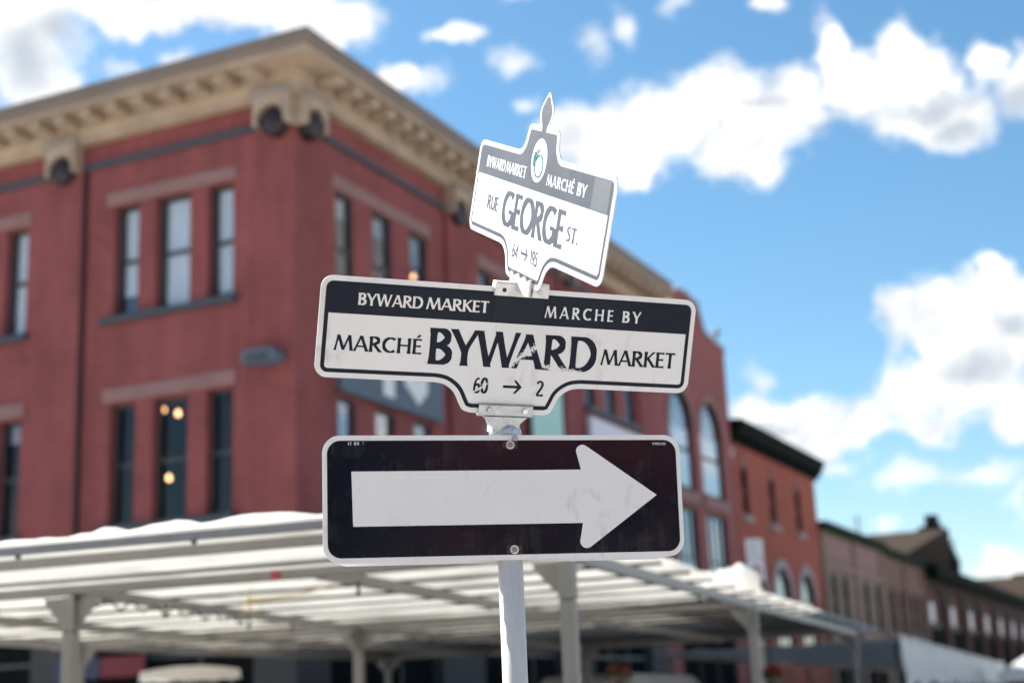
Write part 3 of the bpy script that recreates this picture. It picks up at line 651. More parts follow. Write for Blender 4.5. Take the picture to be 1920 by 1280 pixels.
for i, r in enumerate(ROWS):
    cbox(r - 0.03, r + 0.03, 2.16, LE, 2.468, 2.53, 'beam', 'whitemetal', CN)
    for l in LINES[i]:
        po = cbox(r - 0.045, r + 0.045, l - 0.045, l + 0.045, 0.0, 2.215, 'post', 'whitemetal', CN)
        cbox(r - 0.051, r + 0.051, l - 0.051, l + 0.051, 2.217, 2.45, 'sleeve', 'whitemetal', po)
        for sg in (-1, 1):
            for ax in (0, 1):
                if ax == 1 and sg == -1 and l == 2.2: continue
                if ax == 0 and sg == -1 and i == 0: continue
                m = MB(); q = 0.053
                if ax == 1: m.prism([(sg * q, 2.45), (sg * (q + 0.17), 2.45), (sg * (q + 0.15), 2.40), (sg * q, 2.24)], lambda a, b, d: (r - R0 + d, l - L0 + a, b), -0.008, 0.008)
                else: m.prism([(sg * q, 2.45), (sg * (q + 0.17), 2.45), (sg * (q + 0.15), 2.40), (sg * q, 2.24)], lambda a, b, d: (r - R0 + a, l - L0 + d, b), -0.008, 0.008)
                m.build('gusset', 'whitemetal', po)
for L3 in ((2.2, 2.2, 2.2), (3.9, 4.22, 4.3), (5.78, 6.58, 6.6), (7.7, 8.4, 8.4), (9.6, 10.2, 10.2)):
    for (p, q, la, lb) in zip(ROWS, ROWS[1:], L3, L3[1:]):
        m = MB(); m.prism([(p + 0.032 - R0, la - 0.03 - L0), (q - 0.032 - R0, lb - 0.03 - L0), (q - 0.032 - R0, lb + 0.03 - L0), (p + 0.032 - R0, la + 0.03 - L0)], lambda a, b, d: (a, b, d), 2.453, 2.529)
        m.build('rafter', 'whitemetal' if la > 2.5 else 'alu', CN)
pur = [7.6] + [8.86 + 0.95 * k for k in range(0, 17)]
cbox(7.02, 7.07, 1.95, LE, 2.535, 2.584, 'front_rail', 'alu', CN)
for k in range(7):
    l = 2.9 + 1.05 * k + 0.2 * math.sin(k * 5)
    h = MB(); h.prism([(l - 0.02 - L0, 2.531), (l + 0.02 - L0, 2.531), (l - L0, 2.512)], lambda a, b, d: (7.045 - R0 + d, a, b), -0.01, 0.01); h.build('rail_clip', 'cable', CN)
for k, r in enumerate(pur):
    cbox(r - 0.02, r + 0.02, 2.06, LE, 2.52 if r < 8 else 2.560, 2.584, 'purlin', 'whitemetal' if r < 8 else 'darksteel', CN)
# the tarp, sagging between purlins and bunched along its rims
def tarp_z(r, l):
    z = 2.592
    ps = [7.045] + pur
    for a, b in zip(ps, ps[1:]):
        if a <= r <= b and b > a:
            u = (r - a) / (b - a); z -= 0.028 * math.sin(math.pi * u) * (0.7 + 0.5 * wob(r * .7, l * 1.3)) * min(1, (b - a)); z = max(z, 2.55)
    z += 0.006 * wob(r * 5, l * 7, 2) + 0.006
    if r < 7.25:
        k = max(0, 1 - abs(r - 7.13) / 0.13); z += k * (0.034 + 0.040 * abs(math.sin(l * 5.2 + 0.6 * math.sin(l * 3.1))) * (1.0 if l < 4.4 else 0.3) + 0.008 * wob(l * 9, 0, 1))
    if l < 2.6:
        k = max(0, 1 - abs(l - 2.08) / 0.16); z += k * (0.026 + 0.022 * wob(r * 4, l * 3, 4))
    # a loose fold of tarp thrown up at the second post of the open side
    if 12.3 < r < 14.9 and l < 2.75: z += 0.30 * ((r - 12.3) / 2.5) ** 1.3 * max(0, 1 - abs(l - 2.2) / 0.36) * (1 if r < 14.75 else (14.9 - r) / 0.15)
    return max(z, 2.588) if any(abs(r - p) < 0.03 for p in ps) else z
m = MB(); nr, nl = 170, 110
rs = [7.0 + (RE - 7.0) * i / nr for i in range(nr + 1)]; ls = [2.04 + (LE - 2.04) * j / nl for j in range(nl + 1)]
for i in range(nr + 1):
    for j in range(nl + 1): m.v.append((rs[i] - R0, ls[j] - L0, tarp_z(rs[i], ls[j])))
for i in range(nr):
    for j in range(nl):
        a = i * (nl + 1) + j; m.f.append((a, a + nl + 1, a + nl + 2, a + 1))
def tarp_cut(test, name, mt):
    q = MB(); remap = {}
    for f in m.f:
        c = f[0]; i, j = divmod(c, nl + 1)
        if not test(rs[i], ls[j]): continue
        g_ = []
        for v_ in f:
            if v_ not in remap: remap[v_] = len(q.v); q.v.append(m.v[v_])
            g_.append(remap[v_])
        q.f.append(tuple(g_))
    return q.build(name, mt, CN, smooth=True)
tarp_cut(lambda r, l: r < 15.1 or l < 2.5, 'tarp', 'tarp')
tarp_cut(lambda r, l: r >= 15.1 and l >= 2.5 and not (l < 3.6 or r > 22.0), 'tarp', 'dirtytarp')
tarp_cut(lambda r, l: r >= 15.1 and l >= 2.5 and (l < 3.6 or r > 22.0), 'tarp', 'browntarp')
# clamps hanging off the beams
for (r, l, z) in ((10.2, 5.99, 2.45), (11.9, 6.20, 2.45), (9.4, 3.96, 2.45), (13.0, 6.34, 2.45), (17.2, 6.62, 2.45), (13.4, 4.17, 2.45), (12.6, 2.26, 2.45)):
    m = MB(); m.tube([(r - R0, l - L0 - 0.075, z + 0.02), (r - R0, l - L0 - 0.075, z - 0.04), (r - R0 + 0.012, l - L0 - 0.06, z - 0.075)], [0.011, 0.013, 0.02], 6); m.build('clamp', 'cable', CN)
# wavy festoon cable, rope, tag
m = MB(); path = []
for k in range(90):
    u = k / 89; r = 8.65 + 3.0 * u; path.append((r, 6.165 + 3.0 * u * 0.126, 2.440 + 0.032 * math.sin(u * 2 * math.pi * 8) - 0.012))
m.tube([tuple(RP * a + LP * b + ZU * c) for a, b, c in path], 0.0075, 6)
tag(m.build('cable', 'cable'), 'thin dark wavy cable strung along a canopy beam by the post', 'cable')
def cpt(r, l, z): return tuple(RP * r + LP * l + ZU * z)
def pix_r(px, py, r):   # point of a sight line on the vertical plane r = const of the canopy grid
    d = ray(px, py); t = (r - EYE.dot(RP)) / d.dot(RP); return EYE + d * t
rope = []
A, Bp = pix_r(622, 1096, 9.0), pix_r(468, 1124, 9.6)
for k in range(15):
    u = k / 14; p = A.lerp(Bp, u); rope.append(p - ZU * 0.02 * math.sin(math.pi * u))
m = MB().tube([tuple(p) for p in rope], 0.006, 6)
RO = empty('rope', Matrix.Identity(4)); tag(RO, 'yellow rope tied in a loose bow under the canopy tarp', 'rope'); m.build('strand', 'rope', RO)
for (dx, rr, ph) in ((-0.035, 0.045, 0.4), (0.05, 0.05, 2.0)):
    m = MB(); pts = []
    for k in range(19):
        t = 2 * math.pi * k / 18; pts.append(tuple(Bp + RP * 0.01 * math.sin(t) - LP * (dx + rr * math.cos(t) * 0.8) + ZU * (-0.055 + rr * math.sin(t))))
    m.tube(pts, 0.004, 6); m.build('bow_loop', 'rope', RO)
m = MB(); m.tube([tuple(Bp + ZU * 0.02), tuple(Bp), tuple(Bp - ZU * 0.02)], [0.008, 0.016, 0.008], 8); m.build('knot', 'rope', RO)
m = MB(); m.tube([tuple(Bp + ZU * 0.02), tuple(Bp + ZU * 0.1 + RP * 0.02)], 0.004, 6); m.build('tail', 'rope', RO)
p = pix_r(516, 1078, 8.655); m = MB().bbox((-0.004, -0.032, -0.026), (0.004, 0.032, 0.026), 0.003)
o = m.build('price_tag', 'tag'); o.matrix_world = frame_mtx(p, RP, LP, ZU); tag(o, 'small red tag stuck on the canopy beam', 'tag')

# further canopy with grey side curtain
R1, L1 = 26.6, 2.2
a_ = math.radians(-1.3); C2 = empty('market_canopy', stall(R1, L1) @ Matrix.Rotation(a_, 4, 'Z')); tag(C2, 'farther stall canopy with a grey tarp curtain hanging from its open side', 'canopy')
def top2(r): return 2.43 - 0.001 * r
m = MB(); nr, nl = 90, 16; X2, Y2 = 40.0, 4.4
for i in range(nr + 1):
    for j in range(nl + 1):
        a, b = X2 * i / nr, Y2 * j / nl; m.v.append((a, b, top2(a) + 0.03 * wob(a * 2, b * 2) + (0.05 if j < 1 else 0)))
for i in range(nr):
    for j in range(nl): q = i * (nl + 1) + j; m.f.append((q, q + nl + 1, q + nl + 2, q + 1))
m.build('tarp', 'dirtytarp', C2, smooth=True)
m = MB(); nr, nz = 220, 8
for i in range(nr + 1):
    a = X2 * i / nr; dr = 0.80 + 0.10 * wob(a * 0.8, 0.3) + 0.05 * math.sin(a * 2.0)
    for j in range(nz + 1):
        u = j / nz; m.v.append((a, -0.04 + 0.06 * wob(a * 2.6, u * 2, 3) * u - 0.03 * u, top2(a) + 0.03 * wob(a * 2, 0) + 0.05 - dr * u))
for i in range(nr):
    for j in range(nz): q = i * (nz + 1) + j; m.f.append((q, q + nz + 1, q + nz + 2, q + 1))
m.build('side_curtain', 'greytarp', C2, smooth=True)
m = MB().tube([(X2 * k / 160, -0.03 + 0.02 * wob(k * .9, 1), top2(X2 * k / 160) + 0.05 + 0.03 * wob(X2 * k / 80, 0) + 0.015 * wob(k * .7, 2)) for k in range(161)], [0.035 + 0.018 * wob(k * 1.1, 3) for k in range(161)], 7); m.build('rolled_edge', 'tarp', C2, smooth=True)
for r in (0.6, 8.0, 16.0, 24.0, 32.0, 39.5):
    for l in (0.12, 4.2): MB().bbox((r - 0.045, l - 0.045, 0), (r + 0.045, l + 0.045, top2(r) - 0.1)).build('post', 'whitemetal', C2)
for l in (0.12, 4.2):
    m = MB(); m.prism([(0, top2(0) - 0.095), (X2, top2(X2) - 0.095), (X2, top2(X2) - 0.04), (0, top2(0) - 0.04)], lambda a, b, d: (a, l + d, b), -0.03, 0.03); m.build('beam', 'whitemetal', C2)
# white peaked tent beyond
d = ray(1912, 1238); P = EYE + d * (46 / d.y)
T = empty('market_tent', frame_mtx(Vector((P.x + 0.9, P.y, 0)), RP, LP, ZU)); tag(T, 'white peaked tent beyond the grey curtained canopy', 'tent')
m = MB()
for k in range(4):
    a, b = ((-1.5, -1.5), (1.5, -1.5), (1.5, 1.5), (-1.5, 1.5))[k], ((1.5, -1.5), (1.5, 1.5), (-1.5, 1.5), (-1.5, -1.5))[k]
    m.quad((*a, P.z - 0.35), (*b, P.z - 0.35), (b[0] * 0.06, b[1] * 0.06, P.z + 0.5), (a[0] * 0.06, a[1] * 0.06, P.z + 0.5)); m.quad((*a, P.z - 0.35), (*b, P.z - 0.35), (*b, P.z - 0.6), (*a, P.z - 0.6))
m.build('roof', 'tarp', T)
for a in ((-1.4, -1.4), (1.4, -1.4), (1.4, 1.4), (-1.4, 1.4)): MB().tube([(*a, 0), (*a, P.z - 0.36)], 0.03, 8).build('leg', 'whitemetal', T)

# umbrella, van and shop signs under the canopies
d = ray(357, 1252); P = EYE + d * (19.0 / d.y)
U = empty('market_umbrella', Matrix.Translation((P.x, P.y, 0))); tag(U, 'small cream market umbrella with scalloped rim under the canopy', 'umbrella')
m = MB(); n = 24
for k in range(n):
    t0, t1 = 2 * math.pi * k / n, 2 * math.pi * (k + 1) / n
    e = lambda t, s: (s * 0.62 * math.cos(t), s * 0.62 * math.sin(t), P.z - 0.04 + 0.07 * (1 - s * s) + 0.012 * math.sin(8 * t) * s)
    for s0, s1 in ((0.02, 0.35), (0.35, 0.7), (0.7, 1.0)): m.quad(e(t0, s0), e(t1, s0), e(t1, s1), e(t0, s1))
    f = lambda t: (0.63 * math.cos(t), 0.63 * math.sin(t), P.z - 0.13 - 0.02 * abs(math.sin(6 * t)))
    m.quad(e(t0, 1), e(t1, 1), f(t1), f(t0))
m.build('shade', 'tarp', U); MB().tube([(0, 0, 0), (0, 0, P.z + 0.025)], 0.02, 8).build('pole', 'whitemetal', U)
def shop_sign(px0, px1, z0, z1, m_, label):
    a = inside_l(px0, 1250, -0.05)[1]; b = inside_l(px1, 1250, -0.05)[1]
    e = empty('shop_sign', site(0) @ Matrix.Translation((0, (a + b) / 2, z0))); tag(e, label, 'sign')
    h = abs(a - b) / 2; MB().bbox((-0.16, -h, 0), (-0.125, h, z1 - z0)).build('panel', m_, e)
    MB().bbox((-0.12, -h + 0.1, 0.05), (-0.005, h - 0.1, z1 - z0 - 0.05)).build('backing_box', 'black', e)
shop_sign(110, 194, 2.40, 2.78, 'blueband', 'navy shop sign panel on the corner building beside a red one')
shop_sign(196, 278, 2.40, 2.78, 'redband', 'red shop sign panel on the corner building under the canopy')
# van parked in the street beyond the canopy
d = ray(1190, 1268); P = EYE + d * (27.5 / d.y)
V = empty('parked_van', frame_mtx(Vector((P.x, P.y, 0)), RD, LD, ZU)); tag(V, 'pale grey van parked in the street beyond the canopy', 'van')
pf = [(-2.4, 0.35), (2.3, 0.35), (2.4, 0.5), (2.4, 0.95), (1.75, 1.15), (1.05, 1.92), (0.8, 2.0), (-2.2, 2.04), (-2.4, 1.9)]
m = MB(); m.prism(pf, lambda a, b, e: (a, e * (0.92 if b > 1.7 else 1), b), -0.9, 0.9); m.build('body', 'vanpaint', V)
m = MB(); m.quad((1.74, -0.78, 1.2), (1.74, 0.78, 1.2), (1.14, 0.74, 1.86), (1.14, -0.74, 1.86)); [m.v.__setitem__(k, (q[0] + 0.04, q[1], q[2] + 0.02)) for k, q in enumerate(m.v)]; m.build('windscreen', 'black', V)
m = MB(); m.quad((-2.415, -0.75, 1.15), (-2.415, 0.75, 1.15), (-2.415, 0.72, 1.8), (-2.415, -0.72, 1.8)); m.build('rear_window', 'black', V)
for sg in (-1, 1):
    m = MB(); m.quad((0.1, sg * 0.905, 1.15), (1.4, sg * 0.905, 1.15), (0.95, sg * 0.905, 1.68), (0.1, sg * 0.905, 1.68)); m.build('side_window', 'black', V)
    MB().bbox((2.38, sg * 0.62 - 0.14, 0.7), (2.43, sg * 0.62 + 0.14, 0.9)).build('headlight', 'white', V); MB().bbox((-2.43, sg * 0.8 - 0.06, 0.8), (-2.38, sg * 0.8 + 0.06, 1.2)).build('tail_light', 'redband', V)
    for x in (-1.5, 1.5):
        m = MB(); m.tube([(x, sg * 0.72, 0.33), (x, sg * 0.92, 0.33)], 0.33, 20); w = m.build('wheel', 'black', V); MB().tube([(x, sg * 0.921, 0.33), (x, sg * 0.935, 0.33)], 0.2, 16).build('rim', 'galv', w)

M['leaf'] = mat('basket_leaf', (0.04, 0.08, 0.02), 0.7, var=0.4, vscale=20)
M['petal'] = mat('red_petal', (0.42, 0.02, 0.04), 0.6, var=0.3, vscale=20)
def basket(px, py, dist, top, label):
    d = ray(px, py); P = EYE + d * (dist / d.y)
    e = empty('hanging_basket', Matrix.Translation(P)); tag(e, label, 'flower basket', 'flower baskets under the canopies')
    m = MB(); m.tube([(0, 0, -0.2), (0, 0, -0.12), (0, 0, 0.0)], [0.05, 0.10, 0.12], 12); m.build('bowl', 'brownwood', e)
    for nm, mt, n, rr in (('foliage', 'leaf', 160, 0.17), ('blossom', 'petal', 70, 0.16)):
        m = MB()
        for k in range(n):
            u, v, w = random.uniform(-1, 1), random.uniform(0, 6.283), random.random() ** 0.4 * rr
            c = Vector((w * math.sqrt(1 - u * u) * math.cos(v), w * math.sqrt(1 - u * u) * math.sin(v), abs(w * u) * 0.8 - 0.03 + (0.03 if nm == 'blossom' else 0)))
            a = Vector((random.uniform(-1, 1), random.uniform(-1, 1), random.uniform(-1, 1))).normalized() * 0.035; b = a.cross(Vector((random.uniform(-1, 1), random.uniform(-1, 1), random.uniform(-1, 1)))).normalized() * 0.028
            m.quad(c - a, c - b, c + a, c + b)
        o = m.build(nm, mt, e); o['kind'] = 'stuff'
    MB().tube([(0, 0, 0.1), (0, 0, top - P.z)], 0.006, 5).build('chain', 'cable', e)
basket(1160, 1262, 20.0, 2.45, 'red flowering basket hung under the first canopy above the van roof')
basket(1447, 1264, 23.0, 2.45, 'red flowering basket hung under the canopy near its last post')
# parking sign in the street
d = ray(1416, 1048); P = EYE + d * (25.0 / d.y)
K = empty('parking_sign', frame_mtx(Vector((P.x, P.y, 0)), Vector((0.985, 0.17, 0)), Vector((-0.17, 0.985, 0)), ZU)); tag(K, 'tall white parking restriction sign with red ring in front of the orange brick building', 'sign')
MB().tube([(0, 0.03, 0), (0, 0.03, P.z + 0.36)], 0.025, 8).build('post', 'galv', K)
u_ = MB().bbox((-0.15, -0.006, P.z + 0.02), (0.15, 0.0, P.z + 0.34), 0.002).build('panel', 'white', K)
l_ = MB().bbox((-0.15, -0.006, P.z - 0.36), (0.15, 0.0, P.z), 0.002).build('panel', 'white', K)
for k in range(4): MB().bbox((-0.10, -0.008, P.z + 0.08 + 0.06 * k), (0.10 - 0.03 * (k % 2), -0.0065, P.z + 0.095 + 0.06 * k), 0.0003).build('text_line', 'greystone', u_)
m = MB(); n = 24
for k in range(n):
    t0, t1 = 2 * math.pi * k / n, 2 * math.pi * (k + 1) / n
    m.quad(*[(r * math.cos(t), -0.008, P.z - 0.2 + r * math.sin(t)) for r, t in ((0.075, t0), (0.075, t1), (0.105, t1), (0.105, t0))])
m.build('ring', 'signred', l_)
MB().bbox((-0.02, -0.0085, P.z - 0.26), (0.02, -0.0075, P.z - 0.14), 0.0002).build('symbol', 'black', l_)

# ------------------------------------------------------------------ the sign post
NAVY, NAVY2, WHITE = (0.010, 0.013, 0.025), (0.012, 0.017, 0.028), (0.67, 0.665, 0.68)
def sheet_mat(name, col, rough=0.35, cell=0.0, scratch=None, var=0.04, spec=0.12, streaks=False):
    """Sign sheeting: faint soiling, optional honeycomb cells, optional worn streak (p, q, width) in sign coordinates."""
    m = bpy.data.materials.new(name); m.use_nodes = True; t = m.node_tree; p = t.nodes['Principled BSDF']
    p.inputs['Roughness'].default_value = rough; p.inputs['Specular IOR Level'].default_value = spec
    c = t.nodes.new('ShaderNodeTexCoord'); v = c.outputs['Object']
    n = t.nodes.new('ShaderNodeTexNoise'); n.inputs['Scale'].default_value = 7; n.inputs['Detail'].default_value = 8; n.inputs['Roughness'].default_value = 0.7; t.links.new(v, n.inputs['Vector'])
    x = t.nodes.new('ShaderNodeMix'); x.data_type = 'RGBA'; t.links.new(n.outputs['Fac'], x.inputs['Factor'])
    x.inputs['A'].default_value = (*[k * (1 - 2 * var) for k in col], 1); x.inputs['B'].default_value = (*[min(1, k * (1 + var)) for k in col], 1)
    res = x.outputs['Result']
    # specks of grime
    g2 = t.nodes.new('ShaderNodeTexNoise'); g2.inputs['Scale'].default_value = 190; g2.inputs['Detail'].default_value = 2; t.links.new(v, g2.inputs['Vector'])
    gr = t.nodes.new('ShaderNodeMapRange'); gr.inputs[1].default_value = 0.70; gr.inputs[2].default_value = 0.78; gr.inputs[4].default_value = 0.5; t.links.new(g2.outputs['Fac'], gr.inputs[0])
    y = t.nodes.new('ShaderNodeMix'); y.data_type = 'RGBA'; t.links.new(gr.outputs[0], y.inputs['Factor']); t.links.new(res, y.inputs['A']); y.inputs['B'].default_value = (0.35, 0.33, 0.31, 1) if col[0] > 0.3 else (0.08, 0.08, 0.085, 1); res = y.outputs['Result']
    if scratch:
        (ax, ay), (bx, by), wd, sc = scratch
        dx, dy = bx - ax, by - ay; L = math.hypot(dx, dy); nx, ny = -dy / L, dx / L
        def dot(vec, off):
            s_ = t.nodes.new('ShaderNodeVectorMath'); s_.operation = 'DOT_PRODUCT'; t.links.new(v, s_.inputs[0]); s_.inputs[1].default_value = vec
            a_ = t.nodes.new('ShaderNodeMath'); a_.operation = 'ADD'; t.links.new(s_.outputs['Value'], a_.inputs[0]); a_.inputs[1].default_value = off; return a_.outputs[0]
        def m1(op, a, b=None):
            q = t.nodes.new('ShaderNodeMath'); q.operation = op; q.use_clamp = False
            for i, w in enumerate((a, b)):
                if w is None: continue
                if isinstance(w, (int, float)): q.inputs[i].default_value = w
                else: t.links.new(w, q.inputs[i])
            return q.outputs[0]
        across = m1('ABSOLUTE', dot((nx, ny, 0), -(ax * nx + ay * ny))); along = dot((dx / L, dy / L, 0), -(ax * dx + ay * dy) / L)
        mp = t.nodes.new('ShaderNodeMapping'); mp.inputs['Rotation'].default_value = (0, 0, -math.atan2(dy, dx)); mp.inputs['Scale'].default_value = (1, 3.2, 1); t.links.new(v, mp.inputs[0])
        nz = t.nodes.new('ShaderNodeTexNoise'); nz.inputs['Scale'].default_value = sc; nz.inputs['Detail'].default_value = 4; t.links.new(mp.outputs[0], nz.inputs['Vector'])
        fall = m1('SUBTRACT', 1.0, m1('DIVIDE', across, wd)); fall = m1('MAXIMUM', fall, -0.5)
        ends = m1('MINIMUM', m1('MULTIPLY', along, 40.0), m1('MULTIPLY', m1('SUBTRACT', L, along), 40.0)); ends = m1('MINIMUM', ends, 0.0)
        k = m1('ADD', m1('ADD', m1('MULTIPLY', fall, 0.34), nz.outputs['Fac']), ends)
        r = t.nodes.new('ShaderNodeMapRange'); r.inputs[1].default_value = 0.70; r.inputs[2].default_value = 0.74; t.links.new(k, r.inputs[0])
        z = t.nodes.new('ShaderNodeMix'); z.data_type = 'RGBA'; t.links.new(r.outputs[0], z.inputs['Factor']); t.links.new(res, z.inputs['A']); z.inputs['B'].default_value = (*WHITE, 1); res = z.outputs['Result']
    if streaks:
        mp2 = t.nodes.new('ShaderNodeMapping'); mp2.inputs['Scale'].default_value = (15, 1.0, 1); mp2.inputs['Rotation'].default_value = (0, 0, 0.05); t.links.new(v, mp2.inputs[0])
        s1 = t.nodes.new('ShaderNodeTexNoise'); s1.inputs['Scale'].default_value = 1.6; s1.inputs['Detail'].default_value = 6; s1.inputs['Roughness'].default_value = 0.75; t.links.new(mp2.outputs[0], s1.inputs['Vector'])
        s2 = t.nodes.new('ShaderNodeTexNoise'); s2.inputs['Scale'].default_value = 9; s2.inputs['Detail'].default_value = 3; s2.inputs['Distortion'].default_value = 1.5; t.links.new(v, s2.inputs['Vector'])
        sm = t.nodes.new('ShaderNodeMath'); sm.operation = 'MULTIPLY'; t.links.new(s1.outputs['Fac'], sm.inputs[0]); t.links.new(s2.outputs['Fac'], sm.inputs[1])
        sr = t.nodes.new('ShaderNodeMapRange'); sr.inputs[1].default_value = 0.27 if col[0] < 0.3 else 0.30; sr.inputs[2].default_value = 0.42; sr.inputs[4].default_value = 0.42; t.links.new(sm.outputs[0], sr.inputs[0])
        sx_ = t.nodes.new('ShaderNodeMix'); sx_.data_type = 'RGBA'; t.links.new(sr.outputs[0], sx_.inputs['Factor']); t.links.new(res, sx_.inputs['A']); sx_.inputs['B'].default_value = (0.045, 0.047, 0.056, 1) if col[0] < 0.3 else (0.40, 0.385, 0.36, 1); res = sx_.outputs['Result']
    if cell:
        vo = t.nodes.new('ShaderNodeTexVoronoi'); vo.feature = 'DISTANCE_TO_EDGE'; vo.inputs['Scale'].default_value = cell; vo.inputs['Randomness'].default_value = 0.15; t.links.new(v, vo.inputs['Vector'])
        cr = t.nodes.new('ShaderNodeMapRange'); cr.inputs[1].default_value = 0.0; cr.inputs[2].default_value = 0.12; cr.inputs[3].default_value = 0.90; cr.inputs[4].default_value = 1.0; t.links.new(vo.outputs['Distance'], cr.inputs[0])
        vs = t.nodes.new('ShaderNodeVectorMath'); vs.operation = 'SCALE'; t.links.new(res, vs.inputs[0]); t.links.new(cr.outputs[0], vs.inputs[3]); res = vs.outputs[0]
    t.links.new(res, p.inputs['Base Color'])
    w2 = t.nodes.new('ShaderNodeTexNoise'); w2.inputs['Scale'].default_value = 4.5; w2.inputs['Detail'].default_value = 3; t.links.new(v, w2.inputs['Vector'])
    b = t.nodes.new('ShaderNodeBump'); b.inputs['Strength'].default_value = 0.25; b.inputs['Distance'].default_value = 0.004; t.links.new(w2.outputs['Fac'], b.inputs['Height']); t.links.new(b.outputs[0], p.inputs['Normal'])
    rr = t.nodes.new('ShaderNodeMapRange'); rr.inputs[3].default_value = max(0.05, rough - 0.1); rr.inputs[4].default_value = rough + 0.1; t.links.new(n.outputs['Fac'], rr.inputs[0]); t.links.new(rr.outputs[0], p.inputs['Roughness'])
    return m
M['sheet_white'] = sheet_mat('white_sign_sheeting', WHITE, 0.42, streaks=True)
M['sheet_white_cell'] = sheet_mat('white_reflective_sheeting', (0.71, 0.705, 0.72), 0.38, 210, streaks=True)
M['sheet_navy'] = sheet_mat('navy_sign_sheeting', NAVY, 0.38)
M['sheet_navy2'] = sheet_mat('navy_sticker', NAVY2, 0.42)
M['sheet_navy3'] = sheet_mat('faded_navy_sticker', (0.016, 0.022, 0.033), 0.45)
M['sheet_black'] = sheet_mat('black_reflective_sheeting', (0.004, 0.006, 0.013), 0.12, 210, spec=0.35, streaks=True)
M['old_white'] = sheet_mat('old_white_sheeting', WHITE, 0.45, spec=0.6)
M['glare_navy'] = sheet_mat('glare_navy_sheeting', (0.014, 0.018, 0.032), 0.48, spec=0.7)  # navy lifted a little, so part of the sun glare is in the colour
M['glare_navy3'] = sheet_mat('old_faded_sticker', (0.030, 0.038, 0.050), 0.52, spec=0.9)
M['ink_worn'] = sheet_mat('navy_ink_worn', NAVY, 0.4, 0, ((-0.12, -0.150), (0.075, -0.012), 0.014, 150))
M['ink_worn2'] = sheet_mat('navy_ink_chipped', NAVY, 0.4, 0, ((0.075, -0.068), (0.19, -0.083), 0.011, 150))
M['ink_worn3'] = sheet_mat('navy_ink_nicked', NAVY, 0.4, 0, ((-0.105, -0.150), (0.0, -0.080), 0.006, 150))
M['teal'] = sheet_mat('teal_ink', (0.03, 0.15, 0.15), 0.4)

# -- lettering: strokes with flared ends, clipped flat at cap line and base line
def arc(cx, cy, rx, ry, t0, t1, n, wv, wh):
    out_ = []
    for k in range(n + 1):
        t = math.radians(t0 + (t1 - t0) * k / n); w = wv * abs(math.cos(t)) + wh * abs(math.sin(t)); out_.append((cx + rx * math.cos(t), cy + ry * math.sin(t), w))
    return out_
def st(x0, y0, x1, y1, w, fl=1.28, ext=0.06):
    dx, dy = x1 - x0, y1 - y0; L = math.hypot(dx, dy); ux, uy = dx / L * ext, dy / L * ext
    return [(x0 - ux, y0 - uy, w * fl * 1.06), (x0 + dx * .06, y0 + dy * .06, w * fl), (x0 + dx * .2, y0 + dy * .2, w * 1.06), (x0 + dx * .5, y0 + dy * .5, w), (x0 + dx * .8, y0 + dy * .8, w * 1.06), (x0 + dx * .94, y0 + dy * .94, w * fl), (x1 + ux, y1 + uy, w * fl * 1.06)]
def arm(x0, y, x1, w): return [(x0, y, w), (x0 + (x1 - x0) * .6, y, w), (x1 - 0.02, y, w * 1.35), (x1, y, w * 1.5)]
s, h = 0.165, 0.115
def bowl(x, yt, yb, rx, s_=s, h_=h):
    cy, ry = (yt + yb) / 2, (yt - yb) / 2 - h_ / 2; x1 = x + rx
    return [(x, yt - h_ / 2, h_)] + [(a, b, w) for a, b, w in arc(x1 - min(rx * .62, ry * 1.1), cy, min(rx * .62, ry * 1.1) , ry, 90, -90, 14, s_, h_)] + [(x, yb + h_ / 2, h_)]
